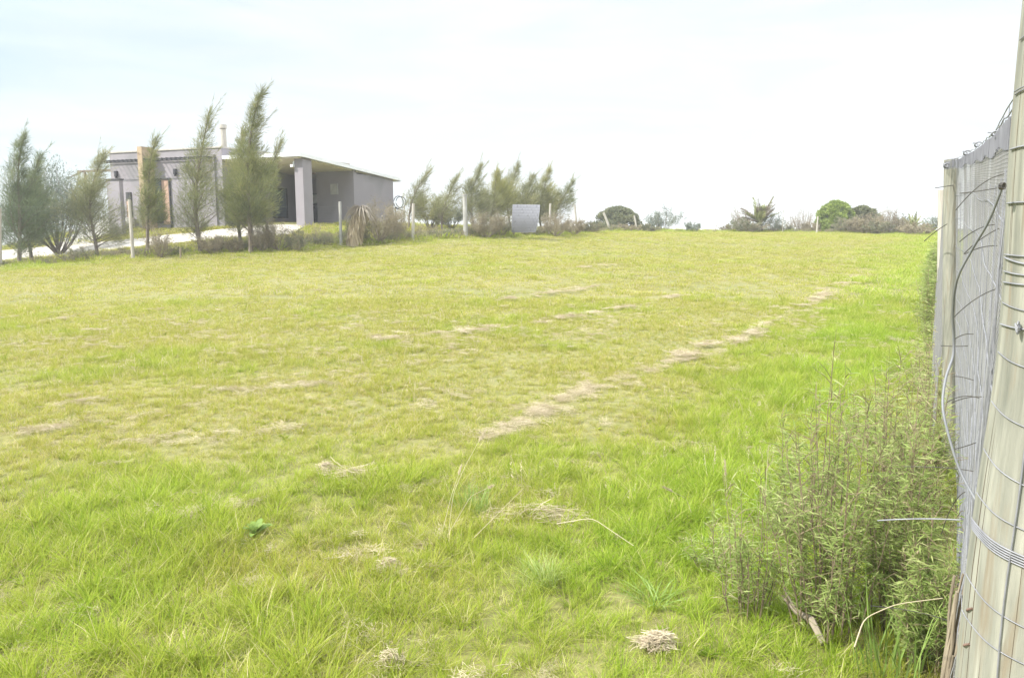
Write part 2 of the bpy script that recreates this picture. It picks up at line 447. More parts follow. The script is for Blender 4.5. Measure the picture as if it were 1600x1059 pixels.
# ground sheet material: matted dry thatch and short green
m, n, o = mat_new('field_soil'); lk = n.links.new
b = n.nodes.new('ShaderNodeBsdfPrincipled'); b.inputs['Roughness'].default_value = 1.0
g = n.nodes.new('ShaderNodeNewGeometry')
na = n.nodes.new('ShaderNodeTexNoise'); na.inputs['Scale'].default_value = 0.35; na.inputs['Detail'].default_value = 5
nb = n.nodes.new('ShaderNodeTexNoise'); nb.inputs['Scale'].default_value = 14; nb.inputs['Detail'].default_value = 6
lk(g.outputs['Position'], na.inputs['Vector']); lk(g.outputs['Position'], nb.inputs['Vector'])
ra = n.nodes.new('ShaderNodeValToRGB'); ra.color_ramp.elements[0].position = 0.35; ra.color_ramp.elements[0].color = (0.13, 0.14, 0.03, 1)
ra.color_ramp.elements[1].position = 0.65; ra.color_ramp.elements[1].color = (0.19, 0.175, 0.045, 1)
rb = n.nodes.new('ShaderNodeValToRGB'); rb.color_ramp.elements[0].position = 0.35; rb.color_ramp.elements[0].color = (0.11, 0.10, 0.045, 1)
rb.color_ramp.elements[1].position = 0.65; rb.color_ramp.elements[1].color = (0.22, 0.20, 0.08, 1)
lk(na.outputs['Fac'], ra.inputs[0]); lk(nb.outputs['Fac'], rb.inputs[0])
mm = n.nodes.new('ShaderNodeMixRGB'); mm.inputs['Fac'].default_value = 0.45
lk(ra.outputs[0], mm.inputs['Color1']); lk(rb.outputs[0], mm.inputs['Color2']); lk(mm.outputs[0], b.inputs['Base Color'])
bp = n.nodes.new('ShaderNodeBump'); bp.inputs['Strength'].default_value = 0.6; bp.inputs['Distance'].default_value = 0.04
lk(nb.outputs['Fac'], bp.inputs['Height']); lk(bp.outputs[0], b.inputs['Normal']); lk(b.outputs[0], o.inputs[0]); M['soil'] = m

# ------------------------------------------------------------------ setting: ground, driveway
nx, ny = XX.shape
mb = MB()
V = np.stack([XX, YY, ZZ], -1).reshape(-1, 3)
i = np.arange(nx - 1)[:, None] * ny; j = np.arange(ny - 1)[None, :]
Q = np.stack([i + j, i + ny + j, i + ny + j + 1, i + j + 1], -1).reshape(-1, 4)
mb.add(V, Q)
tag(mb.build('ground', M['soil'], smooth=True), kind='structure')

def strip(path, halfw, name, mat, lift=0.035):
    P = np.array(path, float)
    t = np.linspace(0, len(P) - 1, 60)
    X = np.interp(t, np.arange(len(P)), P[:, 0]); Y = np.interp(t, np.arange(len(P)), P[:, 1])
    mbs = MB(); vs_ = []; K = 9
    for a in np.linspace(-1, 1, K):
        wv = halfw * (1 + 0.04 * np.sin(t * 9 + a))
        vs_.append(np.stack([X, Y + a * wv, gz(X, Y + a * wv) + lift], -1))
    Vt = np.stack(vs_, 1)
    n_ = len(t); Vt = Vt.reshape(-1, 3)
    i = np.arange(n_ - 1)[:, None] * K; j = np.arange(K - 1)[None, :]
    Qt = np.stack([i + j, i + K + j, i + K + j + 1, i + j + 1], -1).reshape(-1, 4)
    mbs.add(Vt, Qt)
    low = Vt.copy(); low[:, 2] -= 0.1
    for e in (0, K - 1):
        a = Vt[e::K]; bb = low[e::K]; q = np.arange(n_ - 1)
        mbs.add(np.concatenate([a, bb]), np.stack([q, q + 1, q + 1 + n_, q + n_], -1))
    return mbs.build(name, mat, smooth=True)
dpath = [(-32, 34.5), (-24.5, 32.8), (-19.5, 32.0), (-17.3, 31.6), (-15.4, 31.2), (-12.8, 31.0), (-10.3, 31.2), (-8.6, 31.6)]
tag(strip(dpath, 1.25, 'driveway', M['concrete']), kind='structure')

# ------------------------------------------------------------------ house
UX = (0.925, -0.380)
A = (-8.64, 32.0)
hrot = math.atan2(-0.380, 0.925)
house = empty('house', (A[0], A[1], HZ), hrot)
tag(house, 'low grey flat roofed house with open carport on the rise behind the trees', 'house')
def part(name, mat, boxes, parent=house, label=None):
    q = MB()
    for a, b_ in boxes: q.box(a, b_)
    o_ = q.build(name, mat, parent)
    if label: o_['label'] = label
    return o_
BX0, BX1, BD, BH = -10.6, -4.05, 9.5, 3.27
t = 0.25
# main block: four walls butted
part('wall', M['wall'], [((BX0, 0, -0.8), (BX1, t, BH))], label='front wall')
part('wall', M['wall'], [((BX1 - t, t, -0.8), (BX1, BD, BH))], label='wall along the carport')
part('wall', M['wall'], [((BX0, t, -0.8), (BX0 + t, BD, BH))])
part('wall', M['wall'], [((BX0 + t, BD - t, -0.8), (BX1 - t, BD, BH))])
part('parapet_coping', M['postdry'], [((BX0 - 0.04, -0.04, BH), (BX1 + 0.04, 0.3, BH + 0.06)), ((BX1 - 0.28, 0.3, BH), (BX1 + 0.04, BD, BH + 0.06)), ((BX0 - 0.04, 0.3, BH), (BX0 + 0.28, BD, BH + 0.06))])
part('flat_roof', M['postdry'], [((BX0 + t, t, BH - 0.5), (BX1 - t, BD - t, BH - 0.4))])
# garage block at the end of the carport
part('wall', M['wall'], [((-2.17, 4.0, -0.6), (-0.12, 4.2, 2.55)), ((-0.32, 4.2, -0.6), (-0.12, 7.45, 2.36)), ((-2.17, 4.2, -0.6), (-1.97, 7.2, 2.4)), ((-2.17, 7.25, -0.6), (-0.32, 7.45, 2.3))], label='store room walls')
part('wall', M['wall'], [((-4.28, 6.0, -0.3), (-2.17, 6.2, 2.45))], label='carport back wall')
part('carport_floor', M['concrete'], [((-4.26, 0.05, -0.6), (-0.1, 5.98, 0.0))])
# carport roof, falling to the back
def sloped(name, mat, x0, x1, y0, y1, zf, zb, th):
    q = MB(); V = []
    for dz in (-th, 0):
        for x, y, z in ((x0, y0, zf), (x1, y0, zf), (x1, y1, zb), (x0, y1, zb)): V.append((x, y, z + dz))
    q.add(V, [(0, 3, 2, 1), (4, 5, 6, 7), (0, 1, 5, 4), (1, 2, 6, 5), (2, 3, 7, 6), (3, 0, 4, 7)])
    return q.build(name, mat, house)
sloped('roof', M['white'], BX1 + 0.01, 0.0, 0.0, 7.95, 2.94, 2.39, 0.15)
sloped('ceiling', M['ceiling'], BX1 + 0.01, -0.2, 0.12, 7.2, 2.775, 2.28, 0.04)
q = MB(); q.box((-0.52, 0.3, -0.5), (-0.10, 0.9, 2.72)); q.build('column', M['wall'], house)
# openings along the carport
wf = part('window', M['black'], [((-4.05, 3.1, 0.35), (-3.99, 3.2, 1.75)), ((-4.05, 4.06, 0.35), (-3.99, 4.16, 1.75)), ((-4.05, 3.2, 1.65), (-3.99, 4.06, 1.75)), ((-4.05, 3.2, 0.35), (-3.99, 4.06, 0.42))], label='dark framed carport window')
part('pane', M['glass'], [((-4.05, 3.2, 0.42), (-4.02, 4.06, 1.65))], wf)
wf = part('window', M['black'], [((-4.2, 5.93, 1.02), (-3.45, 6.0, 1.1)), ((-4.2, 5.93, 1.52), (-3.45, 6.0, 1.6)), ((-3.56, 5.93, 1.1), (-3.45, 6.0, 1.52)), ((-4.2, 5.93, 1.1), (-4.14, 6.0, 1.52))], label='small window with painted sky reflection at the back of the carport')
part('pane', M['white'], [((-4.14, 5.96, 1.1), (-3.56, 5.99, 1.52))], wf)  # sky reflection put into the pane as plain opaque white
part('carport_gate', M['black'], [((-3.9 + k * 0.12, 5.9, 0.05), (-3.9 + k * 0.12 + 0.05, 5.93, 0.95)) for k in range(14)] + [((-3.9, 5.93, 0.03), (-2.2, 5.95, 0.97))])
part('meter_box', M['whitepost'], [((-1.36, 3.93, 1.42), (-0.97, 4.0, 1.9))])
lp = MB(); lp.tube([(-2.5, 4.3, 2.42), (-2.5, 4.3, 2.52)], 0.12, 10); lp.build('ceiling_lamp', M['salmon'], house)
c = part('security_camera', M['white'], [((-0.62, 0.16, 2.38), (-0.50, 0.42, 2.48)), ((-0.60, 0.3, 2.48), (-0.54, 0.36, 2.62))])
# front facade
FX = lambda s: -s
part('fin_wall', M['brick'], [((-8.2, -0.62, -0.7), (-7.93, 0.0, 3.42))])
pg = MB()
pg.box((-10.8, -0.56, 2.83), (-4.3, -0.535, 2.86)); pg.box((-10.8, -0.08, 2.82), (-4.3, -0.05, 2.86))
xs = np.arange(-10.75, -4.3, 0.26)
for x in xs:
    if -8.26 < x < -7.9: continue
    pg.box((x, -0.62, 2.862), (x + 0.022, -0.004, 2.90))
pg.build('pergola', M['black'], house)
for s in (10.2, 6.65):
    q = MB(); q.box((-s - 0.06, -0.12, 2.22), (-s + 0.06, 0.0, 2.46)); q.tube([(-s, -0.08, 2.14), (-s, -0.08, 2.22)], 0.05, 8); q.build('wall_lamp', M['black'], house)
part('screen_wall', M['wall'], [((-9.15, -1.5, -0.7), (-8.4, -1.3, 1.95))])
part('screen_coping', M['black'], [((-9.19, -1.54, 1.95), (-8.36, -1.26, 2.0))])
d = part('door', M['salmon'], [((-7.5, -0.05, 0.05), (-7.08, 0.0, 2.0))], label='salmon timber door')
part('frame', M['black'], [((-7.9, -0.08, 2.0), (-7.0, 0.0, 2.08)), ((-7.08, -0.08, -0.2), (-7.02, 0.0, 2.0))], d)
d2 = part('window', M['black'], [((-7.9, -0.05, 0.1), (-7.84, 0.0, 2.0)), ((-7.56, -0.05, 0.1), (-7.5, 0.0, 2.0)), ((-7.84, -0.05, 0.1), (-7.56, 0.0, 0.18))])
part('pane', M['glass'], [((-7.84, -0.03, 0.18), (-7.56, 0.0, 2.0))], d2)
d2 = part('window', M['black'], [((-9.7, -0.05, 0.3), (-9.4, 0.0, 1.5))])
part('pane', M['salmon'], [((-9.66, -0.07, 0.34), (-9.44, -0.05, 1.1))], d2)
part('rainwater_pipe', M['wall'], [((-4.5, -0.08, -0.3), (-4.42, 0.0, 3.0))])
part('gutter', M['white'], [((-4.0, 7.97, 2.2), (0.0, 8.07, 2.3))])
ch = MB(); ch.tube([(-5.0, 1.2, BH - 0.45), (-5.0, 1.2, BH + 0.95)], 0.13, 12); ch.tube([(-5.0, 1.2, BH + 0.98), (-5.0, 1.2, BH + 1.14)], 0.17, 12); ch.tube([(-5.0, 1.2, BH + 0.93), (-5.0, 1.2, BH + 0.99)], 0.06, 8)
ch.build('chimney', M['postdry'], house)
# timber verandah frame to the left
vf = MB()
vf.tube([(-12.75, 0.4, -1.9), (-12.75, 0.4, 2.6)], 0.06, 6); vf.box((-13.2, 0.35, 2.5), (-10.62, 0.45, 2.6)); vf.tube([(-13.3, -0.1, 2.2), (-12.75, 0.4, 2.6)], 0.04, 6)
vf.box((-13.2, 2.6, 2.5), (-10.62, 2.7, 2.6)); vf.tube([(-12.75, 2.65, -1.9), (-12.75, 2.65, 2.6)], 0.06, 6)
vf.build('verandah_frame', M['bark'], house)

# stone steps on the bank and slab edging below them
st = empty('garden_steps', base(150, 33.6)); tag(st, 'pale stone steps climbing the bank left of the house', 'steps')
q = MB()
o0 = np.array(st.location)
for k, (px, py) in enumerate([(118, 378), (128, 372), (138, 366), (148, 360), (160, 353), (172, 346), (184, 340)]):
    p = at(px, py, 33.0 + k * 0.35) - o0
    q.box((p[0] - 0.75, p[1], p[2] - 0.5), (p[0] + 0.55, p[1] + 0.42, p[2]))
q.build('tread', M['stone'], st)
kb = empty('slab_edging', base(90, 33.9)); tag(kb, 'two low white slabs beside the driveway at far left', 'edging')
o0 = np.array(kb.location); q = MB()
for px, py, wd in ((88, 377, 0.9), (98, 383, 0.8)):
    p = at(px, py, 33.9 if py < 380 else 33.6) - o0
    q.box((p[0] - wd, p[1], p[2] - 0.6), (p[0] + wd, p[1] + 0.3, p[2]))
q.build('slab', M['whitepost'], kb)

# blue-black hoops by the end wall
hp = empty('hoop_frame', base(624, 38.5)); tag(hp, 'dark blue hooped metal frame beside the end wall of the house', 'hoop frame')
q = MB(); zb = 1.6 + (357 - 327) / F * 38.5 - hp.location[2]
for k, (dx, rr, tl) in enumerate(((-0.02, 0.30, 0.1), (0.10, 0.27, 0.5))):
    a = np.linspace(0, 2 * np.pi, 25)
    q.tube(np.stack([dx + rr * 0.75 * np.cos(a), tl * np.cos(a) * 0.6, zb + 0.32 + rr * np.sin(a)], -1), 0.022, 6)
q.tube([(-0.2, 0, zb + 0.05), (0.3, 0.1, zb - 0.15)], 0.03, 6); q.tube([(-0.2, 0.1, zb + 0.05), (-0.15, 0.1, -0.1)], 0.03, 6); q.tube([(0.25, 0.1, zb - 0.1), (0.2, 0.1, -0.1)], 0.03, 6)
q.build('hoop', M['bluemetal'], hp)

# ------------------------------------------------------------------ trees
def casuarina(px, Y, top_py, wpx, label, mat='needle', lean_px=10, dens=1.0, group=None, low=0.12, tip=0.5, nl=None, bend=0.3):
    """wind-bent she-oak: upswept limbs with fine hanging needles"""
    b0 = base(px, Y); tp = at(px + lean_px, top_py, Y)
    H = tp[2] - b0[2]; lx = tp[0] - b0[0]
    Wd = wpx / F * Y / 2
    root = empty('she_oak', b0); tag(root, label, 'tree', group)
    def axis(t):
        t = np.asarray(t, float)
        return np.stack([lx * t ** 2.8 + wob * np.sin(t * 6 + wph), 0.05 * np.sin(t * 5 + 1) * H * 0.2, H * t - 0.0 * t], -1)
    wob, wph = rng.uniform(0.03, 0.10), rng.uniform(0, 6)
    tr = MB(); tt = np.linspace(-0.04, 1, 14)
    tr.tube(axis(tt) if tt[0] >= 0 else np.concatenate([[[0, 0, -0.15]], axis(tt[1:])]), 0.012 + 0.018 * H * 0.8 * (1 - np.linspace(0, 1, 14)) ** 1.1, 7)
    nb = nl or int(34 + H * 14)
    P = []; D = []; T = []
    cr = MB()
    for k in range(nb):
        t = low + (0.97 - low) * (k + rng.random()) / nb
        prof = (1 - t) ** 1.45 * min(1, (t - low + 0.10) / 0.17) * 1.15 + 0.02
        ln = Wd * 1.35 * prof * rng.uniform(0.45, 1.35) + 0.05
        az = rng.uniform(0, 2 * np.pi); el = rng.uniform(0.35, 0.85) + 0.35 * t
        d0 = np.array([math.cos(az) * math.cos(el), math.sin(az) * math.cos(el), math.sin(el)])
        s = np.linspace(0, 1, 6)[:, None]
        p0 = axis(t)
        pts = p0 + d0 * ln * s + np.array([bend * ln, 0, 0.05 * ln]) * s ** 2 * (0.5 + tip * t)
        tr.tube(pts, 0.004 + 0.010 * ln * (1 - s[:, 0]), 3, cap=False)
        bt = 0.42 + rng.normal(0, 0.16)
        for c_k in range(int(rng.integers(2, 4)) + (ln > 0.6)):
            m_ = int(dens * (8 + 68 * ln) * rng.uniform(0.2, 1.8))
            sc_k = rng.uniform(0.3, 1.0); cs = np.array([np.interp(sc_k, s[:, 0], pts[:, c_]) for c_ in range(3)])
            rd = (0.022 + 0.105 * ln) * rng.uniform(0.6, 1.3)
            q_ = cs + rng.normal(size=(m_, 3)) * rd * np.array([1, 1, 1.25])
            dd = d0[None] * 0.8 + rng.normal(size=(m_, 3)) * 0.5 + (q_ - cs) / rd * 0.35 + np.array([0.35 * (0.3 + t), 0, 0.45])
            P.append(q_); D.append(dd); T.append(np.clip(rng.normal(bt, 0.13, m_) + 0.1 * t, 0, 1))
    # feathery leader and long thin shoots streaming with the wind
    m_ = int(70 * dens) + 30
    ta = rng.uniform(0.78, 1.0, m_); q_ = axis(ta) + rng.normal(size=(m_, 3)) * 0.02
    P.append(q_); D.append(np.stack([rng.normal(0.5, 0.3, m_), rng.normal(0, 0.3, m_), rng.normal(1.0, 0.3, m_)], -1)); T.append(rng.uniform(0.4, 0.8, m_))
    for k in range(9):
        t = rng.uniform(0.3, 0.9) if k else 0.93
        s = np.linspace(0, 1, 8)[:, None]; ln = rng.uniform(0.35, 0.8) * (0.5 + 0.15 * H); az = rng.uniform(0, 6.28)
        st_ = axis(t) + np.array([math.cos(az), math.sin(az), 0.4]) * Wd * 0.75 * (1 - t)
        d0 = np.array([0.35 + 0.3 * math.cos(az), 0.3 * math.sin(az), 1.0]); d0 /= np.linalg.norm(d0)
        pts = st_ + d0 * ln * s + np.array([0.35 * bend * ln, 0, 0]) * s ** 2
        tr.tube(pts, 0.006 * (1.1 - s[:, 0]), 3, cap=False)
        m_ = int(46 * (0.4 + dens * 0.6)); u = rng.uniform(0, 1, m_)
        q_ = np.stack([np.interp(u, s[:, 0], pts[:, c_]) for c_ in range(3)], -1)
        P.append(q_); D.append(d0[None] * 1.1 + rng.normal(size=(m_, 3)) * 0.3 + [0.35, 0, 0]); T.append(rng.uniform(0.4, 0.9, m_))
    P = np.concatenate(P); D = np.concatenate(D); T = np.concatenate(T)
    k = P[:, 2] > 0.05
    P, D, T = P[k], D[k], T[k]
    cr.kites(P, D, rng.uniform(0.12, 0.32, len(P)), rng.uniform(0.006, 0.013, len(P)), T, curl=0.06)
    tr.build('trunk', M['bark'], root); cr.build('crown', M[mat], root)
    return root
FW = 'wind bent she oaks along the boundary fence'
casuarina(32, 26.5, 208, 104, 'dark bushy she oak at the far left edge with twin feathery tips', 'needledark', 12, 0.95, low=0.04)
casuarina(48, 27.4, 240, 80, 'shorter blue green she oak right against the dark one at far left', 'needledark', 14, 0.9, low=0.1)
casuarina(147, 27.6, 238, 105, 'yellowish thin she oak between the steps and the grey acacia', 'needlepale', 14, 0.8, low=0.08)
casuarina(232, 26.8, 214, 62, 'slim olive she oak in front of the tan stone fin wall', 'needle', 16, 0.7, low=0.2)
casuarina(312, 27.2, 170, 92, 'tall sparse she oak right of the salmon door', 'needle', 14, 0.62, low=0.08)
casuarina(390, 27.0, 136, 92, 'tallest and densest she oak standing at the near corner of the house', 'needle', 20, 1.15, low=0.12)
casuarina(372, 28.4, 205, 70, 'shorter she oak hugging the left side of the tallest one', 'needle', 6, 0.8, low=0.1)
casuarina(418, 28.6, 218, 46, 'thin she oak with bare wisps over the carport roof corner', 'needle', 22, 0.45, low=0.3)
casuarina(640, 33.5, 268, 60, 'see through she oak leaning right beside the end wall', 'needlepale', 32, 0.5, low=0.12, bend=0.7)
casuarina(692, 33.0, 276, 50, 'small she oak with one wisp swept right of the round yellow bush', 'needlepale', 24, 0.5, low=0.1, bend=0.7)
casuarina(737, 34.0, 258, 58, 'upright she oak behind the thick white fence post', 'needlepale', 14, 0.81, low=0.06)
casuarina(768, 35.0, 268, 78, 'yellow green full she oak third from the right of the cluster', 'needleyel', 12, 1.05, low=0.03)
casuarina(795, 36.5, 256, 64, 'tall airy she oak rising behind the grey panel', 'needlepale', 12, 0.74, low=0.06)
casuarina(823, 37.0, 274, 66, 'grey green she oak just right of the grey panel top', 'needlepale', 10, 0.81, low=0.06)
casuarina(845, 37.5, 263, 56, 'narrow pale she oak with the highest tip right of the panel', 'needleyel', 12, 0.74, low=0.08)
casuarina(868, 38.0, 282, 62, 'dark she oak at the right end of the cluster swept to the right', 'needle', 30, 0.56, low=0.15, bend=0.7)

def bush(name, px, Y, top_py, wpx, label, cat, mat, tmat='twig', stems=26, leaves=4000, ls=(0.03, 0.07), lw=0.02, group=None, spread=1.0, floor=0.0, lean=0.0, trunk=0.0, round_=False, parts=('stems', 'foliage')):
    b0 = base(px, Y); H = at(px, top_py, Y)[2] - b0[2]; Wd = wpx / F * Y / 2
    root = empty(name, b0); tag(root, label, cat, group)
    tr = MB(); P = []; D = []; T = []
    for k in range(stems):
        az = rng.uniform(0, 2 * np.pi); rr = rng.random() ** 0.6 * spread
        hh = H * (1 - 0.45 * rr ** 2) * rng.uniform(0.7, 1.0)
        e = np.array([math.cos(az) * Wd * rr + lean * hh, math.sin(az) * Wd * rr, hh])
        s = np.linspace(0, 1, 6)[:, None]
        st_ = np.array([rng.normal(0, 0.05 * Wd), rng.normal(0, 0.05 * Wd), -0.03])
        pts = st_ + (e - st_) * s + np.array([math.cos(az), math.sin(az), 0]) * (0.10 * H * np.sin(s * np.pi)) + rng.normal(size=(6, 3)) * 0.015 * H * s
        tr.tube(pts, (0.004 + 0.007 * H) * (1 - 0.85 * s[:, 0]), 4, cap=False)
        for j in range(6):
            a = rng.uniform(0.3, 0.95); pa = np.array([np.interp(a, s[:, 0], pts[:, c_]) for c_ in range(3)])
            dd = rng.normal(size=3) * 0.6 + np.array([math.cos(az) * .5, math.sin(az) * .5, 0.9])
            l2 = H * rng.uniform(0.12, 0.3)
            pb = pa + dd / np.linalg.norm(dd) * l2
            tr.tube(np.stack([pa, (pa + pb) / 2 + rng.normal(size=3) * 0.02 * H, pb]), [0.005, 0.004, 0.002], 3, cap=False)
            m_ = leaves // (stems * 6)
            u = rng.random(m_)[:, None]
            P.append(pa + (pb - pa) * u + rng.normal(size=(m_, 3)) * 0.045 * H); D.append(rng.normal(size=(m_, 3)) * 0.7 + dd)
            T.append(np.clip(rng.normal(0.5 + 0.3 * (rng.random() - 0.5), 0.18, m_), 0, 1))
    P = np.concatenate(P); D = np.concatenate(D); T = np.concatenate(T)
    P[:, 2] = np.maximum(P[:, 2], 0.02)
    cr = MB(); cr.kites(P, D, rng.uniform(ls[0], ls[1], len(P)), lw * rng.uniform(0.6, 1.3, len(P)), T)
    tr.build('stems' if parts[0] == 'stems' else parts[0], M[tmat], root); cr.build(parts[1], M[mat], root)
    return root
bush('acacia', 92, 31.0, 252, 84, 'grey blue feathery acacia behind the dark bushy she oak', 'tree', 'greyleaf', 'bark', 34, 15000, (0.08, 0.16), 0.028, spread=1.0, parts=('trunk', 'crown'))
bush('rounded_tree', 672, 33.8, 300, 62, 'small round yellow olive tree right of the house', 'tree', 'needleyel', 'bark', 26, 9000, (0.05, 0.1), 0.022, parts=('trunk', 'crown'))
bush('rounded_tree', 706, 34.5, 318, 40, 'low grey green bush tree left of the thick white post', 'tree', 'greyleaf', 'bark', 22, 3500, (0.05, 0.1), 0.022, parts=('trunk', 'crown'))
# brown twiggy bushes on the fence line
SB = 'brown twiggy bushes along the boundary fence'
for px, Y, tp, wp, lab, mt, nlf in [
    (592, 29.0, 305, 84, 'largest brown twiggy bush in front of the end wall', 'brownleaf', 12000),
    (560, 28.8, 335, 40, 'small green brown bush beside the dead aloe', 'mixleaf', 4000),
    (620, 30.2, 330, 50, 'brown bush at the right foot of the house end wall', 'brownleaf', 6000),
    (760, 31.0, 328, 66, 'brown bush between the thick white post and the grey panel', 'brownleaf', 9000),
    (785, 31.8, 336, 50, 'olive brown bush touching the left edge of the grey panel', 'mixleaf', 6000),
    (868, 33.5, 330, 66, 'mauve brown bush right of the grey panel', 'brownleaf', 8000),
    (898, 35.0, 338, 50, 'brown bush around the thin leaning post', 'brownleaf', 5500),
    (925, 38.0, 343, 50, 'low brown bush in front of the dull green dome tree', 'mixleaf', 4500),
    (435, 27.4, 338, 58, 'brown shrub before the carport column', 'brownleaf', 6500),
    (465, 27.2, 360, 50, 'low mauve shrub below the carport', 'mixleaf', 4000),
    (250, 26.4, 352, 50, 'bare brown shrub at the foot of the olive she oak', 'brownleaf', 3500),
    (330, 27.0, 365, 60, 'low brown shrub at the foot of the sparse she oak', 'brownleaf', 3500),
    (365, 27.2, 370, 40, 'mauve brown shrub just left of the pale fence post', 'brownleaf', 2600),
    (120, 26.0, 385, 60, 'low green shrub below the thin yellow she oak', 'mixleaf', 2600),
    (410, 27.2, 345, 36, 'grey brown shrub right of the tallest trunk', 'brownleaf', 3500)]:
    bush('scrub_bush', px, Y, tp, wp, lab, 'bush', mt, 'twig', 24, nlf, (0.025, 0.06), 0.016, SB)

# far hedge line beyond the field
bush('sparse_bush', 1037, 48, 322, 60, 'open airy grey bush alone left of the gap in the far hedge', 'bush', 'greyleaf', 'twig', 30, 4500, (0.05, 0.11), 0.035)
bush('low_bush', 1082, 47, 345, 34, 'tiny grey green bush in the gap of the far hedge', 'bush', 'greyleaf', 'twig', 20, 2200, (0.05, 0.1), 0.03)
bush('sparse_bush', 1155, 48.5, 322, 36, 'pale twiggy bush on the left flank of the palm', 'bush', 'brownleaf', 'twig', 24, 1500, (0.05, 0.1), 0.03)
bush('low_bush', 1168, 47.3, 340, 70, 'low grey green undergrowth bush round the foot of the palm', 'bush', 'mixleaf', 'twig', 30, 7000, (0.05, 0.1), 0.03)
bush('sparse_bush', 1208, 47.8, 330, 34, 'grey green twiggy bush on the right flank of the palm', 'bush', 'greyleaf', 'twig', 24, 2400, (0.05, 0.1), 0.03)
bush('bare_bush', 1253, 50, 320, 40, 'pale leafless bush between the palm and the bright green tree', 'bush', 'brownleaf', 'twig', 40, 900, (0.04, 0.08), 0.02)
bush('bare_bush', 1237, 51, 335, 24, 'small leafless bush left of the pale leafless one', 'bush', 'brownleaf', 'twig', 20, 500, (0.04, 0.08), 0.02)
bush('brown_bush', 1352, 46, 336, 70, 'wide brown bush in front of the second green dome tree', 'bush', 'brownleaf', 'twig', 36, 12000, (0.04, 0.09), 0.03)
bush('brown_bush', 1385, 46.5, 322, 44, 'tall twiggy brown bush right of the wide brown one', 'bush', 'brownleaf', 'twig', 34, 3500, (0.04, 0.09), 0.025)
bush('brown_bush', 1375, 45, 345, 60, 'low olive bush before the tall twiggy brown one', 'bush', 'mixleaf', 'twig', 30, 5000, (0.04, 0.09), 0.03)
bush('topknot_tree', 1409, 52, 330, 16, 'tiny tree with a round tuft far behind the right hedge', 'tree', 'greyleaf', 'twig', 14, 1200, (0.06, 0.12), 0.04, parts=('trunk', 'crown'))
bush('topknot_tree', 1457, 50, 331, 34, 'thin dark tree peeping out beside the netted fence', 'tree', 'greyleaf', 'twig', 16, 1700, (0.06, 0.12), 0.04, parts=('trunk', 'crown'))
bush('brown_bush', 1430, 44, 348, 80, 'low tan bracken clump at the right end of the far hedge', 'bush', 'brownleaf', 'twig', 36, 7000, (0.04, 0.09), 0.03)

for px, Y, tp, wp, lab, mt, nlf in [(1225, 49, 350, 40, 'low scruffy bush filling the dip right of the palm', 'mixleaf', 3000), (1268, 48.5, 346, 34, 'ragged low bush left of the bright green round tree', 'brownleaf', 2600),
        (1322, 47, 338, 50, 'ragged olive bush in front of the bright green round tree', 'mixleaf', 5000), (1405, 46.5, 340, 50, 'twiggy tan bush below the tiny round tuft tree', 'brownleaf', 3500),
        (1140, 49, 350, 36, 'small tan bush left of the palm undergrowth', 'brownleaf', 2200), (1012, 46, 350, 44, 'low olive bush right of the dull dome tree', 'mixleaf', 3000), (975, 44, 349, 60, 'mauve twiggy bush at the foot of the dull dome tree', 'brownleaf', 4500)]:
    bush('skyline_bush', px, Y, tp, wp, lab, 'bush', mt, 'twig', 26, nlf, (0.04, 0.09), 0.028, 'ragged low bushes of the far hedge')

def dome(px, Y, top_py, wpx, label, mat, nleaf=26000):
    b0 = base(px, Y); H = at(px, top_py, Y)[2] - b0[2]; Wd = wpx / F * Y / 2
    root = empty('dome_tree', b0); tag(root, label, 'tree')
    tr = MB(); tr.tube([(0, 0, -0.2), (0.05, 0, 0.3 * H), (0.0, 0.1, 0.7 * H)], [0.16, 0.13, 0.05], 8)
    for k in range(10):
        a = rng.uniform(0, 6.28); tr.tube([(0, 0, 0.25 * H), (math.cos(a) * Wd * 0.4, math.sin(a) * Wd * 0.4, 0.5 * H), (math.cos(a) * Wd * 0.7, math.sin(a) * Wd * 0.7, 0.65 * H)], [0.06, 0.04, 0.015], 5)
    tr.build('trunk', M['bark'], root)
    P = []; D = []; T = []
    nc = 120
    for k in range(nc):
        a = rng.uniform(0, 6.28); u = rng.random() ** 0.55; v = rng.uniform(0, 1)
        ang = v * np.pi / 2
        c_ = np.array([math.cos(a) * Wd * math.cos(ang) * 0.86, math.sin(a) * Wd * math.cos(ang) * 0.86, H * (0.08 + 0.82 * math.sin(ang))]) * np.array([u ** .3, u ** .3, 1])
        r_ = Wd * rng.uniform(0.13, 0.24); m_ = nleaf // nc
        n_ = rng.normal(size=(m_, 3)); n_ /= np.linalg.norm(n_, axis=1)[:, None]
        rr = r_ * rng.random(m_)[:, None] ** 0.4
        P.append(c_ + n_ * rr * np.array([1, 1, 0.7])); D.append(n_ + rng.normal(size=(m_, 3)) * 0.5 + np.array([0, 0, 0.3]))
        T.append(np.clip(rng.normal(0.5 + 0.25 * (rng.random() - 0.5), 0.2, m_), 0, 1))
    P = np.concatenate(P); P[:, 2] = np.maximum(P[:, 2], 0.03)
    q = MB(); q.kites(P, np.concatenate(D), rng.uniform(0.10, 0.2, len(P)), rng.uniform(0.05, 0.09, len(P)), np.concatenate(T))
    q.build('crown', M[mat], root)
dome(965, 60, 326, 84, 'dull dark green dome shaped tree left of the gap in the hedge', 'domeleaf', 30000)
dome(1304, 50, 315, 66, 'bright green round tree in the middle of the far right hedge', 'brightleaf', 34000)
dome(1345, 51.5, 324, 66, 'duller green dome tree just right of the bright green one', 'domeleaf', 22000)

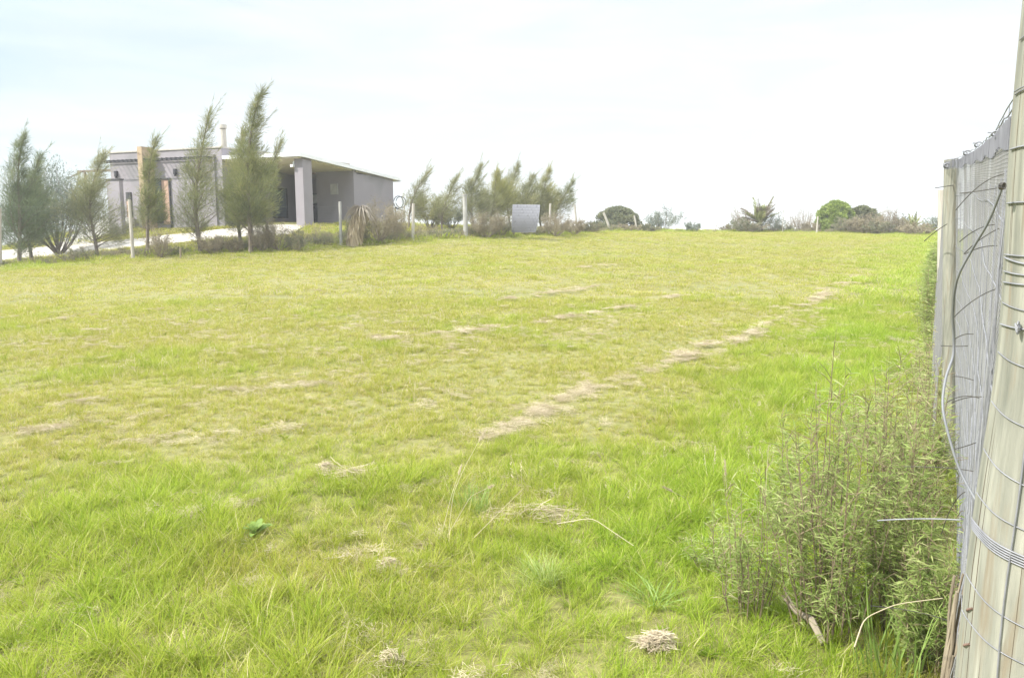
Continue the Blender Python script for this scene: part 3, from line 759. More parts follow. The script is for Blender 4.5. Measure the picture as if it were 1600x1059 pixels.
# palms
def palm(px, Y, top_py, hgt_frac, n_fr, fl, label, dead=False, core=True):
    b0 = base(px, Y); H = at(px, top_py, Y)[2] - b0[2]
    root = empty('palm', b0); tag(root, label, 'palm')
    tr = MB(); ht = H * hgt_frac
    tr.tube([(0, 0, -0.1), (0.02, 0, ht * 0.5), (0, 0, ht)], [0.22, 0.18, 0.13], 10); tr.build('trunk', M['bark'], root)
    if core:
        q = MB(); k_ = 900
        a = rng.uniform(0, 6.28, k_); zz = rng.uniform(0.35 * H, 0.80 * H, k_)
        rr = 0.30 + 0.06 * rng.random(k_)
        q.kites(np.stack([np.cos(a) * rr * 0.8, np.sin(a) * rr * 0.8, zz], -1), np.stack([np.cos(a) * 0.35, np.sin(a) * 0.35, np.ones(k_)], -1), rng.uniform(0.2, 0.4, k_), 0.07, rng.random(k_))
        q.build('heart_leaves', M['palmgreen'], root)
    for k in range(n_fr):
        a = k * 2.4 + rng.uniform(-.3, .3); el = rng.uniform(0.35, 1.25); ln = fl * rng.uniform(0.8, 1.15)
        d = np.array([math.cos(a) * math.cos(el), math.sin(a) * math.cos(el), math.sin(el)])
        s = np.linspace(0, 1, 9)[:, None]
        pts = np.array([0, 0, ht * 0.9]) + d * ln * s - np.array([0, 0, 1]) * ln * (0.30 * math.cos(el)) * s ** 2
        q = MB(); q.tube(pts, 0.03 * (1 - 0.8 * s[:, 0]), 4, tone=0.6)
        m_ = 90; u = rng.uniform(0.2, 1, m_); pp = np.stack([np.interp(u, s[:, 0], pts[:, c_]) for c_ in range(3)], -1)
        side = np.cross(d, [0, 0, 1]); side /= np.linalg.norm(side) + 1e-9
        sg = np.where(rng.random(m_) < .5, 1, -1)[:, None]
        q.kites(pp, side[None] * sg * 0.8 + d[None] * 0.9 + rng.normal(size=(m_, 3)) * 0.15, ln * 0.22 * (1.2 - u), 0.03, rng.random(m_))
        q.build('frond', M['palmgrey' if (dead and k % 3) else 'palmgreen'], root)
palm(1187, 48, 320, 0.35, 26, 1.8, 'shaggy palm with a bright green upright heart and grey spiky fronds', dead=True)
palm(1426, 49, 340, 0.4, 16, 1.1, 'small green palm beyond the bracken at the far right', core=False)
palm(1452, 47, 349, 0.4, 12, 0.6, 'very small palm clump touching the netted fence post', core=False)

# dead aloe with hanging dry leaves
al = empty('dead_aloe', base(552, 28.2)); tag(al, 'dead aloe with curved shaggy brown trunk and dry drooping leaves', 'dead plant')
Ha = at(552, 320, 28.2)[2] - al.location[2]
q = MB(); s = np.linspace(0, 1, 9)
tp_ = np.stack([0.10 * s + 0.22 * s ** 3, 0 * s, Ha * 0.92 * s ** 0.9], -1)
q.tube(tp_, 0.22 - 0.05 * s, 9)
m_ = 1500; u = rng.random(m_); a = rng.uniform(0, 6.28, m_)
pp = np.stack([np.interp(u, s, tp_[:, c_]) for c_ in range(3)], -1) + np.stack([np.cos(a) * 0.2, np.sin(a) * 0.2, 0 * a], -1)
q.build('trunk', M['twig'], al)
q = MB(); q.kites(pp, np.stack([np.cos(a) * 0.25, np.sin(a) * 0.25, -np.ones(m_)], -1), rng.uniform(0.25, 0.5, m_), 0.035, rng.random(m_)); q.build('shaggy_skirt', M['straw'], al)
q = MB(); m_ = 150; a = rng.uniform(0, 6.28, m_); tpp = tp_[-1]
for k in range(m_):
    el = rng.uniform(-0.2, 0.9); ln = rng.uniform(0.3, 0.75)
    d = np.array([math.cos(a[k]) * math.cos(el), math.sin(a[k]) * math.cos(el), math.sin(el)]); s_ = np.linspace(0, 1, 5)[:, None]
    pts = tpp + d * ln * s_ - np.array([0, 0, 0.9]) * ln * s_ ** 2
    q.tube(pts, 0.022 * (1 - 0.85 * s_[:, 0]), 3, tone=rng.random())
q.build('dry_leaves', M['palmgrey'], al)

# ------------------------------------------------------------------ boundary fence on the left
BF = [(-40, 27.2), (-60, 26.2)]
fpts = [(0, 25.4), (208, 26.2), (392, 27.6), (533, 28.4), (645, 29.6), (728, 30.8), (802, 32.2), (858, 34), (902, 36.5)]
fence = empty('wire_fence', base(392, 27.6)); tag(fence, 'old wire mesh boundary fence on mixed posts below the house', 'fence')
fo = np.array(fence.location)
specs = {208: (0.055, 312, 'postdry', -6, 'weathered leaning post'), 392: (0.06, 315, 'whitepost', 0, 'pale post before the tallest tree'),
         533: (0.055, 315, 'whitepost', -2, 'thin pale post by the dead aloe'), 645: (0.06, 318, 'postdry', 1, 'grey post'),
         728: (0.09, 306, 'whitepost', -2, 'thick white post'), 802: (0.05, 322, 'twig', 3, 'dark thin post at the panel'),
         858: (0.05, 318, 'postdry', 2, 'grey post right of the panel'), 902: (0.05, 320, 'postdry', -4, 'thin leaning post'), 0: (0.05, 325, 'postdry', 0, None)}
tops = []
for px, Y in fpts:
    b_ = base(px, Y) - fo; r_, tpy, mt, ln, lab = specs[px]
    t_ = at(px + ln, tpy, Y) - fo
    q = MB(); q.tube(np.stack([b_ - [0, 0, 0.2], (b_ + t_) / 2, t_]), [r_ * 1.05, r_, r_ * 0.92], 10)
    if px == 728: q.tube(np.stack([t_, t_ + [0, 0, 0.06]]), r_ * 1.15, 10)
    o_ = q.build('post', M[mt], fence)
    if lab: o_['label'] = lab
    tops.append((b_, at(px, 322 + max(0, (px - 600) * 0.02), Y) - fo))
q = MB()
for (b0, t0), (b1, t1) in zip(tops[:-1], tops[1:]):
    nh, nv = 15, int(np.linalg.norm(b1 - b0) / 0.15)
    s = np.linspace(0, 1, 12)[:, None]
    for k in range(nh):
        f = 0.03 + 0.97 * k / (nh - 1)
        P = (b0 + (b1 - b0) * s) * (1 - f) + (t0 + (t1 - t0) * s) * f
        P[:, 2] -= 0.04 * np.sin(s[:, 0] * np.pi) * f
        q.tube(P, 0.0009 if k < nh - 1 else 0.0018, 3, cap=False)
    for k in range(nv + 1):
        g_ = k / nv; b_ = b0 + (b1 - b0) * g_; t_ = t0 + (t1 - t0) * g_; t_ = t_ - [0, 0, 0.04 * math.sin(g_ * math.pi)]
        q.tube(np.stack([b_, t_]), 0.0008, 3, cap=False)
q.build('wire_mesh', M['wire'], fence)
def stake(px, Y, py0, py1, dx, r, mt, label, cat='post', name='fence_post', group=None):
    b_ = base(px, Y); t_ = at(px + dx, py1, Y) - b_
    q = MB(); q.tube(np.array([[0, 0, -0.15], t_ * 0.5 + [0, 0, 0.0], t_]), [r * 1.1, r, r * 0.9], 8)
    o_ = q.build(name, M[mt], None); o_.location = tuple(b_); tag(o_, label, cat, group)
stake(282, 25.9, 403, 387, 0, 0.03, 'rustwood', 'short brown stake at the field edge below the sparse she oak', 'stake', 'wooden_stake')
stake(955, 45, 357, 332, -12, 0.075, 'postdry', 'grey post leaning left before the dull dome tree')
stake(996, 46, 357, 337, -5, 0.055, 'postdry', 'slim post at the right edge of the dull dome tree')
stake(1115, 47, 360, 346, 8, 0.02, 'twig', 'thin bare stick slanting in the gap of the far hedge', 'stick', 'bare_stick')
stake(1276, 46.5, 360, 338, 2, 0.045, 'postdry', 'pale post at the left foot of the bright green tree')
stake(1223, 47, 362, 328, 1, 0.02, 'postdry', 'thin dark rod post right of the palm')
stake(1437, 46, 360, 338, 0, 0.02, 'postdry', 'thin rod post beside the small far palm')

# grey slotted panel leaning on the fence
pn = empty('slotted_panel', base(820, 31.4)); tag(pn, 'pale grey slotted sheet panel propped on the boundary fence', 'panel')
po = np.array(pn.location)
p00, p10, p01, p11 = at(799, 363, 31.3) - po, at(837, 363, 31.2) - po, at(801, 319.5, 31.5) - po, at(840, 320, 31.5) - po
q = MB(); K = 12; G = []
for i_ in range(K):
    v_ = i_ / (K - 1)
    for j_ in range(K):
        u_ = j_ / (K - 1)
        l_ = p00 + (p01 - p00) * v_; r_ = p10 + (p11 - p10) * v_ + np.array([0.10 * math.sin(v_ * 1.6), 0, 0])
        G.append(l_ + (r_ - l_) * u_ + np.array([0, -0.12 * math.sin(v_ * 3.14) - 0.05 * u_ * u_, 0]))
G = np.array(G); idx = np.arange(K * K).reshape(K, K)
Qp = np.stack([idx[:-1, :-1], idx[:-1, 1:], idx[1:, 1:], idx[1:, :-1]], -1).reshape(-1, 4)
q.add(G, Qp); q.add(G + [0, 0.03, 0], Qp[:, ::-1])
for e in (idx[0], idx[-1], idx[:, 0], idx[:, -1]):
    a_ = G[e]; k_ = np.arange(len(e) - 1); q.add(np.concatenate([a_, a_ + [0, 0.03, 0]]), np.stack([k_, k_ + 1, k_ + 1 + len(e), k_ + len(e)], -1))
q.build('sheet', M['panel'], pn)
q = MB()
def gp(u, v):
    l_ = p00 + (p01 - p00) * v; r_ = p10 + (p11 - p10) * v + np.array([0.10 * math.sin(v * 1.6), 0, 0])
    return l_ + (r_ - l_) * u + np.array([0, -0.12 * math.sin(v * 3.14) - 0.05 * u * u - 0.006, 0])
for r_i in range(9):
    v0 = 0.06 + r_i * 0.105
    q.tube([gp(x_, v0) for x_ in np.linspace(0.02, 0.98, 8)], 0.004, 4)
    for k_ in range(8):
        u0 = (k_ + 0.5 + 0.5 * (r_i % 2)) / 8.6
        q.tube([gp(u0, v0 + 0.01), gp(u0, v0 + 0.075)], 0.007 if (k_ + r_i) % 3 else 0.015, 4)
q.build('slots', M['panelslot'], pn)

# ------------------------------------------------------------------ near netted fence on the right
P1 = np.array([0.835, 1.15]); P2 = np.array([2.80, 5.0]); P3 = np.array([4.985, 9.05]); P4 = np.array([7.45, 13.3]); P5 = np.array([9.95, 17.5])
P0 = P1 - (P2 - P1) * 0.8
nf = empty('netted_fence', (P2[0], P2[1], 0)); tag(nf, 'tall grey netted fence on treated pine posts along the right side', 'fence')
fo = np.array([P2[0], P2[1], 0.0])
def post3(p, ztop, r0, r1, lab, mat='post', lean=(0, 0), segs=48, k=36):
    z0 = float(gz(p[0], p[1])) - 0.3
    zs = np.linspace(z0, ztop, segs); f = (zs - z0) / (ztop - z0)
    a = np.arange(k) * 2 * np.pi / k
    rr = (r0 + (r1 - r0) * f - (0.013 * np.exp(-((zs - 1.42) / 0.22) ** 2) if r0 > 0.1 else 0))[:, None] * (1 + 0.02 * np.sin(3 * a[None] + zs[:, None] * 1.3) + 0.012 * np.sin(7 * a[None] + zs[:, None] * 2.1))
    X = p[0] - fo[0] + lean[0] * (zs - 1.6)[:, None] + rr * np.cos(a)[None]; Yy = p[1] - fo[1] + lean[1] * (zs - 1.6)[:, None] + rr * np.sin(a)[None]
    V = np.stack([X, Yy, np.broadcast_to(zs[:, None], X.shape)], -1).reshape(-1, 3)
    i = np.arange(segs - 1)[:, None] * k; j = np.arange(k)[None]; j2 = (j + 1) % k
    q = MB(); q.add(V, np.stack([i + j, i + j2, i + k + j2, i + k + j], -1).reshape(-1, 4))
    c_ = np.array([[p[0] - fo[0] + lean[0] * (ztop - 1.6), p[1] - fo[1] + lean[1] * (ztop - 1.6), ztop + 0.004]])
    top = V[-k:]
    q.add(np.concatenate([top, c_]), None, [(x_, (x_ + 1) % k, k) for x_ in range(k)])
    o_ = q.build('post', M[mat], nf, smooth=True)
    if lab: o_['label'] = lab
    return o_
NP = post3(P1, 2.25, 0.116, 0.088, 'thick near post wrapped in wire', lean=(-0.005, 0.0))
z2 = at(1488, 250, 5.0)[2]; z3 = at(1474, 297, 9.05)[2]
post3(P2 + [0.025, 0], z2, 0.043, 0.041, 'middle post where the netting is tied', lean=(-0.072, 0))
post3(P3 + [0.03, 0], z3, 0.048, 0.044, 'third post, greyer and lower in view', 'postdry', lean=(-0.07, 0))
post3(P4, 1.98, 0.058, 0.052, None, 'postdry', k=12)
post3(P5, 2.1, 0.058, 0.052, None, 'postdry', k=12)
# drying cracks on the near post
def pr(z):           # near post radius
    z0 = float(gz(P1[0], P1[1])) - 0.3
    return 0.116 + (0.088 - 0.116) * (z - z0) / (2.25 - z0) - 0.013 * math.exp(-((z - 1.42) / 0.22) ** 2)
def onpost(ang, z, off=0.0):
    r_ = pr(z) * (1 + 0.02 * math.sin(3 * ang + z * 1.3) + 0.012 * math.sin(7 * ang + z * 2.1)) + off
    return np.array([P1[0] - fo[0] - 0.005 * (z - 1.6) + r_ * math.cos(ang), P1[1] - fo[1] + r_ * math.sin(ang), z])
q = MB()
for k in range(18):
    a0 = rng.uniform(2.85, 4.15); za = rng.uniform(0.6, 1.9); zb_ = za + rng.uniform(0.15, 0.7)
    zz = np.linspace(za, min(zb_, 2.2), 14); aa = a0 + np.cumsum(rng.normal(0, 0.004, 14))
    q.tube([onpost(a_, z_, -0.0004) for a_, z_ in zip(aa, zz)], 0.0011 * np.sin(np.linspace(0.1, 3.04, 14)) * rng.uniform(0.4, 1.1), 4)
q.build('crack', M['crack'], NP)

def zg(p): return float(gz(p[0], p[1]))
TRK = [(1580, 1.27), (1560, 1.6), (1545, 2.1), (1533, 2.8), (1519, 3.6), (1504, 4.4), (1493, 4.97)]
def trk_xy():
    return np.array([at(p_, 357, y_)[:2] for p_, y_ in TRK])
TXY = trk_xy()
TOP = np.array([at(*v_)[2] for v_ in [(1584, 170, 1.27), (1567, 190, 1.6), (1548, 211, 2.1), (1533, 224, 2.8), (1515, 236, 3.6), (1500, 245, 4.4), (1490, 252, 4.93)]])
def S12(u, h):
    u = np.asarray(u, float); h = np.asarray(h, float)
    Yv = TXY[0, 1] + (TXY[-1, 1] - TXY[0, 1]) * u
    gx = np.interp(Yv, TXY[:, 1], TXY[:, 0]); top = np.interp(Yv, TXY[:, 1], TOP); g0 = gz(gx, Yv)
    off = 0.012 * (fbm(u * 9, h * 6, 5) - 0.5) * np.clip(u * 6, 0, 1) - 0.012 * np.sin(np.pi * h) * np.sin(np.pi * u)
    return np.stack([gx - off + 0.16 * u ** 1.5 * (0.8 - h) - fo[0], Yv - fo[1], g0 + (top - g0) * h], -1)
L12 = 4.2
def netsurf(Pa, Pb, za, zb, sag, seed):
    d_ = (Pb - Pa); Ls = np.linalg.norm(d_); nrm = np.array([-d_[1], d_[0]]) / Ls
    def S(u, h):
        u = np.asarray(u, float); h = np.asarray(h, float)
        top = za + (zb - za) * u - sag * 4 * u * (1 - u)
        gx = Pa[0] + d_[0] * u; gy = Pa[1] + d_[1] * u; g0 = gz(gx, gy)
        off = -0.02 + 0.03 * (fbm(u * 6 + seed, h * 5, seed) - 0.5)
        return np.stack([gx + nrm[0] * off - fo[0], gy + nrm[1] * off - fo[1], g0 + (top - g0) * h], -1)
    return S, Ls
S23, L23 = netsurf(P2, P3, z2 - 0.02, z3 - 0.02, 0.03, 11)
S34, L34 = netsurf(P3, P4, z3 - 0.02, 1.96, 0.03, 13)
S45, L45 = netsurf(P4, P5, 1.96, 2.08, 0.03, 15)
def lattice(q, S, Ls, step, r, stepz, rz, seg=26):
    nv = int(Ls / step); nh = int(2.0 / stepz)
    for k in range(nv + 1):
        q.tube(S(np.full(seg, k / nv), np.linspace(0.0, 1, seg)), r, 3, cap=False)
    for k in range(nh + 1):
        u = np.linspace(0, 1, int(seg * 1.5)); q.tube(S(u, np.full(len(u), k / nh)), rz, 3, cap=False)
q = MB()
lattice(q, S12, L12, 0.019, 0.0005, 0.009, 0.0010)
lattice(q, S23, L23, 0.02, 0.0013, 0.02, 0.0013)
lattice(q, S34, L34, 0.03, 0.002, 0.03, 0.002)
lattice(q, S45, L45, 0.05, 0.003, 0.05, 0.003)
q.build('netting', M['net'], nf)
# folded pleated hem along the top of the netting
q = MB()
hem_u = np.linspace(0, 1, 260)
def hem(u, dz):
    p = S12(u, np.ones(len(u))); k = np.clip((u - 0.9) / 0.1, 0, 1); p[:, 0] -= 0.004 + 0.065 * k ** 1.5
    p[:, 2] -= dz; return p
for u_ in hem_u:
    dz = np.linspace(0.0, 0.052 + 0.008 * math.sin(u_ * 31), 5); p = np.concatenate([hem(np.array([u_]), d_) for d_ in dz])
    p[:, 0] -= 0.0025 * math.sin(u_ * 260) ; q.tube(p, 0.0019, 4, cap=False)
for dz in (0.0, 0.012, 0.024, 0.036, 0.05): q.tube(hem(np.linspace(0, 1, 90), dz + 0.003 * np.sin(np.linspace(0, 30, 90))), 0.0011, 3, cap=False)
q.build('netting_hem', M['netdark'], nf)
q = MB()
for h in (0.05, 0.15, 0.25, 0.34, 0.42, 0.5, 0.58, 0.66, 0.74, 0.82, 0.9):
    u = np.linspace(0, 1, 60); p = S12(u, h + 0.006 * np.sin(u * 14 + h * 40)); p[:, 0] -= 0.004
    q.tube(p, 0.0012, 4, cap=False)
for k in range(14):
    p = S12(np.linspace(k / 14, k / 14 + 0.03, 12), np.linspace(0.03, 0.93, 12)); p[:, 0] -= 0.004; p += rng.normal(size=p.shape) * 0.002
    q.tube(p, 0.0011, 4, cap=False)
# loose strands gathered beside the near post
for k in range(12):
    h = np.linspace(0.1, rng.uniform(0.6, 0.97), 30); u = np.clip(0.004 + 0.05 * rng.random() + 0.012 * np.sin(h * rng.uniform(4, 9) + k) + 0.03 * (0.8 - h) * rng.random(), 0, 1)
    p = S12(u, h); p[:, 0] -= 0.003 + 0.010 * rng.random() + 0.014 * (0.8 - h) * rng.random(); q.tube(p, 0.0011, 5, cap=False)
q.build('carrier_wire', M['wire'], nf)
q = MB()
u = np.linspace(0.0, 1, 80); p = hem(u, -0.006); p[:, 2] += 0.006 * np.sin(u * 40) ** 2; q.tube(p, 0.0015, 5)
u = np.linspace(0, 0.3, 30); p = hem(u, 0); p[:, 2] += 0.03 * (1 - u / 0.3) + 0.004; q.tube(p, 0.0012, 4)
for k in range(5): p = hem(np.array([0.02 + 0.05 * k] * 2), 0); p[0, 2] += 0.03 * (1 - k / 6); q.tube(p, 0.0008, 4)
for px, py, Y_ in ((1552, 209, 2.0), (1526, 226, 3.0), (1509, 239, 3.9), (1491, 251, 4.85), (1478, 259, 4.9)):
    c0 = at(px, py, Y_) - fo; R_ = 0.0034 * Y_; a = np.linspace(0.4, 8.2, 24)
    q.tube(np.stack([c0[0] + R_ * np.cos(a), c0[1] + np.linspace(-0.02, 0.02, 24), c0[2] + R_ * 0.75 * np.sin(a)], -1), 0.0009 * Y_, 6)
q.build('top_wire', M['darkwire2'], nf)
# wire wraps over the near post, placed by the height seen on the post
q = MB()
def wrap(zl, zr, r_=0.0016, a0=2.75, a1=5.6, sagv=0.0, off=0.0018, strands=1, jit=0.0):
    for s_ in range(strands):
        a = np.linspace(a0, a1, 34); f = (a - a0) / (a1 - a0)
        z = zl + (zr - zl) * f - sagv * np.sin(f * np.pi) + s_ * 0.0042 + jit * np.sin(a * 3 + s_)
        q.tube([onpost(x_, z_, off + 0.0006 * s_) for x_, z_ in zip(a, z)], r_ * 0.6, 6)
def zpx(py): return EYE + (357 - py) / F * 1.10
for (ya, yb, r_, st_, sg) in [(57, 48, .0018, 1, 0), (142, 128, .0017, 2, 0), (229, 224, .0022, 1, 0), (316, 314, .0022, 1, 0), (400, 404, .0019, 1, 0.0), (405, 440, .0024, 1, 0), (428, 441, .0020, 1, 0), (446, 447, .0021, 1, 0), (480, 498, .0015, 1, 0.004),
                              (517, 519, .0022, 1, 0), (564, 590, .0015, 1, 0.008), (650, 690, .0014, 1, 0.012), (735, 790, .0015, 1, 0.014), (815, 850, .0015, 1, 0.012), (880, 918, .0022, 5, 0.006), (966, 1020, .0015, 1, 0.012), (1035, 1075, .0015, 1, 0.01)]:
    wrap(zpx(ya), zpx(yb), r_, sagv=sg, strands=st_)
for a_, z0_, z1_ in ((4.12, 0.75, 1.98), (3.70, 0.7, 1.40), (4.5, 0.6, 1.25)):
    zz = np.linspace(z0_, z1_, 30)
    q.tube([onpost(a_ + 0.03 * math.sin(z_ * 5) + 0.012 * math.sin(z_ * 17), z_, 0.0035) for z_ in zz], 0.0013, 6)
zk = zpx(520)
for k in range(4):
    a = np.linspace(0, 6.28, 12); c0 = onpost(3.42, zk + 0.003 * k, 0.008)
    q.tube(np.stack([c0[0] + 0.004 * np.cos(a + k), c0[1] + 0.004 * np.sin(a * 1.3 + k), c0[2] + 0.005 * np.sin(a + k)], -1), 0.0011, 5)
q.build('wire_wrap', M['wire'], nf)
# insulator loop and rusty staples
q = MB(); c0 = at(1566, 291, 1.15) - fo
for k in range(3):
    a = np.linspace(0, 6.28, 16); q.tube(np.stack([c0[0] + 0.003 * np.cos(a), c0[1] + 0.003 * (k - 1) + 0 * a, c0[2] + 0.0045 * np.sin(a)], -1), 0.0011, 6)
q.build('wire_clip', M['darkwire'], nf)
for a_, z_ in ((3.0, 0.985), (3.02, 0.925)):
    q = MB(); q.tube([onpost(a_ + 0.05, z_ + 0.012, 0.001), onpost(a_ - 0.02, z_ + 0.006, 0.004), onpost(a_ - 0.10, z_, 0.001)], [0.0018, 0.002, 0.0014], 7); q.build('staple', M['rust'], nf)
# split weathered timber behind the netting
q = MB(); b_ = at(1452, 1250, 1.95) ; b_[2] = zg(b_[:2]) - 0.05
zz = np.linspace(0, 1, 16); tp_ = at(1519, 835, 1.95)
pts = b_[None] * (1 - zz[:, None]) + tp_[None] * zz[:, None] - fo
for k in range(16):
    j_ = np.cumsum(rng.normal(0, 0.0022, (16, 3)), 0) + np.array([rng.uniform(-0.018, 0.018), rng.uniform(-0.012, 0.012), 0])
    q.tube((pts + j_)[:int(rng.integers(8, 17))], rng.uniform(0.003, 0.006), 6)
q.build('split_stake', M['rustwood'], nf)

q = MB()
for k in range(26):
    h = np.linspace(0, 1, 40); ox = rng.uniform(-0.03, 0.05); ph = rng.uniform(0, 6)
    p = b_[None] * (1 - h[:, None]) + (tp_ + [0.0, 0, 0.06])[None] * h[:, None] - fo
    p[:, 0] += ox * (1.15 - h) + 0.004 * np.sin(h * 50 + ph); p[:, 1] -= 0.04; q.tube(p, 0.0012, 4, cap=False)
for k in range(60):
    z_ = k / 60; p0 = b_ * (1 - z_) + tp_ * z_ - fo; e = np.linspace(-0.032, 0.05, 7)
    q.tube(np.stack([p0[0] + e * (1.15 - z_), np.full(7, p0[1] - 0.042), p0[2] + 0.004 * np.sin(e * 90 + k)], -1), 0.0007, 3, cap=False)
q.build('netting_skirt', M['net'], nf)
# thick cable looping down from the clip
def pxtube(name, pts, r, mat, label=None, cat=None, k=8, parent=None, n=40, group=None):
    P = np.array([at(*p) for p in pts]); s = np.linspace(0, 1, len(P)); S_ = np.linspace(0, 1, n)
    # smooth through the points (Catmull-Rom)
    out_ = []
    for x_ in S_:
        t_ = x_ * (len(P) - 1); i_ = min(int(t_), len(P) - 2); f = t_ - i_
        p0 = P[max(i_ - 1, 0)]; p1 = P[i_]; p2 = P[i_ + 1]; p3 = P[min(i_ + 2, len(P) - 1)]
        out_.append(0.5 * ((2 * p1) + (-p0 + p2) * f + (2 * p0 - 5 * p1 + 4 * p2 - p3) * f * f + (-p0 + 3 * p1 - 3 * p2 + p3) * f ** 3))
    out_ = np.array(out_)
    q = MB()
    o0 = out_[0].copy() if parent is None else np.array(parent.location)
    q.tube(out_ - o0, r, k)
    o_ = q.build(name, M[mat], parent, smooth=True)
    if parent is None: o_.location = tuple(o0)
    if label: tag(o_, label, cat, group)
    return o_
pxtube('loose_cable', [(1567, 290, 1.2), (1545, 345, 1.24), (1520, 388, 1.28), (1496, 435, 1.32), (1489, 485, 1.36), (1490, 525, 1.38), (1489, 556, 1.38), (1478, 590, 1.36), (1473, 632, 1.34), (1481, 675, 1.32), (1500, 735, 1.3), (1528, 787, 1.26)], 0.0022, 'cable', 'thick grey cable curving loosely down the netting', 'cable', n=80)
ties = [[(1569, 272, 1.3), (1531, 290, 1.5), (1493, 329, 1.7)], [(1461, 294, 4.6), (1480, 291, 4.7), (1501, 288, 4.9)], [(1556, 351, 1.7), (1528, 358, 1.9), (1499, 378, 2.1)],
        [(1561, 357, 1.5), (1532, 374, 1.7), (1506, 397, 1.9)], [(1558, 384, 1.5), (1532, 387, 1.7), (1508, 397, 1.9)], [(1558, 451, 1.4), (1523, 468, 1.6), (1489, 497, 1.8)],
        [(1521, 522, 2.0), (1505, 523, 2.1), (1490, 531, 2.2)], [(1512, 540, 2.0), (1495, 541, 2.1), (1470, 540, 2.2)], [(1530, 622, 1.6), (1505, 619, 1.7), (1480, 628, 1.8)],
        [(1521, 594, 1.7), (1503, 589, 1.8), (1490, 588, 1.9)], [(1537, 620, 1.5), (1512, 621, 1.6), (1487, 629, 1.7)], [(1525, 691, 1.6), (1508, 697, 1.7), (1492, 701, 1.8)],
        [(1521, 736, 1.6), (1470, 730, 1.8), (1412, 729, 2.0)], [(1508, 768, 1.6), (1488, 790, 1.7), (1471, 834, 1.8)], [(1486, 971, 1.5), (1430, 955, 1.7), (1360, 946, 1.9)],
        [(1480, 350, 4.0), (1462, 362, 4.2), (1444, 377, 4.4)], [(1558, 294, 1.6), (1520, 300, 2.0), (1500, 302, 2.4)]]
def netY(px, py):
    e = px + 0.0905 * (py - 357)
    return float(np.interp(-e, [-t_[0] for t_ in TRK], [t_[1] for t_ in TRK]))
for t_ in ties:
    y0_ = max(1.3, netY(t_[0][0], t_[0][1]) * 0.97)
    P = np.array([at(p[0], p[1], y0_ * (1 + 0.02 * k)) for k, p in enumerate(t_)]); f = np.linspace(0, 1, 14)[:, None]
    c_ = 2 * P[1] - (P[0] + P[2]) / 2
    q = MB(); q.tube((1 - f) ** 2 * P[0] + 2 * f * (1 - f) * c_ + f * f * P[2] - fo, 0.0007 * y0_ ** 0.8, 5)
    q.build('wire_end', M['darkwire'], nf)
q = MB(); P = np.array([at(*p) for p in [(1500, 812, 1.9), (1440, 808, 1.95), (1371, 813, 2.0)]]); f = np.linspace(0, 1, 14)[:, None]
q.tube((1 - f) ** 2 * P[0] + 2 * f * (1 - f) * P[1] + f * f * P[2] - fo, 0.0018, 6); q.build('wire_end', M['wire'], nf)['label'] = 'bright grey wire end'

# ------------------------------------------------------------------ narrow-leaved shrubs along the near fence
def fence_shrub(px, py, top_py, spread_px, nst, label, reddish=0.0, leafsz=1.0, dens=1.0):
    b0 = ground(px, py); Y = b0[1]
    H = at(px, top_py, Y)[2] - b0[2]; Wd = spread_px / F * Y / 2
    root = empty('narrow_leaved_shrub', b0); tag(root, label, 'shrub', 'narrow leaved shrubs along the netted fence')
    tr = MB(); P = []; D = []; T = []; Ln = []
    for k in range(nst):
        az = rng.uniform(0, 6.28); rr = rng.random() ** 0.7
        tall = rng.random() < 0.3
        hh = H * (rng.uniform(0.85, 1.15) if tall else rng.uniform(0.35, 0.85)) * (1 - 0.3 * rr)
        s = np.linspace(0, 1, 8)[:, None]
        e = np.array([math.cos(az) * Wd * rr, math.sin(az) * Wd * rr * 0.9, hh])
        st_ = np.array([e[0] * rng.uniform(0.3, 0.7), e[1] * rng.uniform(0.3, 0.7), -0.02])
        pts = st_ + (e - st_) * s + np.array([0, 0, 0.06 * H]) * np.sin(s * np.pi) + np.cumsum(rng.normal(size=(8, 3)) * 0.006, 0)
        tr.tube(pts, 0.0028 * (1.15 - s[:, 0]) * (0.6 + 0.5 * H), 5, tone=0.3, cap=False)
        brs = [(pts, 1.0)]
        for j in range(int(9 * dens)):
            a = rng.uniform(0.15, 0.95); pa = np.array([np.interp(a, s[:, 0], pts[:, c_]) for c_ in range(3)])
            dd = rng.normal(size=3) * np.array([0.8, 0.8, 0.25]) + np.array([0, 0, 0.75]); dd /= np.linalg.norm(dd)
            l2 = hh * rng.uniform(0.10, 0.30) * (1.15 - a) + 0.04
            pb = np.stack([pa, pa + dd * l2 * 0.5 + [0, 0, 0.01], pa + dd * l2 + [0, 0, 0.04 * l2]])
            tr.tube(pb, [0.0017, 0.0013, 0.0008], 3, cap=False); brs.append((pb, l2 / hh * 2.0))
        for bp_, wgt in brs:
            m_ = int((48 if bp_ is pts else 14) * dens * (0.5 + wgt) * (0.55 if tall else 1.0) * rng.uniform(0.5, 1.3))
            u = rng.uniform(0.12 if bp_ is pts else 0.1, 1.0, m_); sx = np.linspace(0, 1, len(bp_))
            p_ = np.stack([np.interp(u, sx, bp_[:, c_]) for c_ in range(3)], -1)
            d_ = rng.normal(size=(m_, 3)) * np.array([1, 1, 0.45]) + np.array([0, 0, 0.35])
            P.append(p_); D.append(d_); T.append(np.clip(rng.normal(0.36 + reddish * (0.4 + 0.6 * p_[:, 2] / H), 0.24, m_), 0, 1))
            Ln.append(leafsz * rng.uniform(0.025, 0.062, m_))
    P = np.concatenate(P); D = np.concatenate(D); T = np.concatenate(T); Ln = np.concatenate(Ln)
    q = MB(); q.kites(P, D, Ln, Ln * 0.10, T, curl=0.12)
    tr.build('stems', M['twigdark'], root); q.build('foliage', M['fenceleaf'], root)
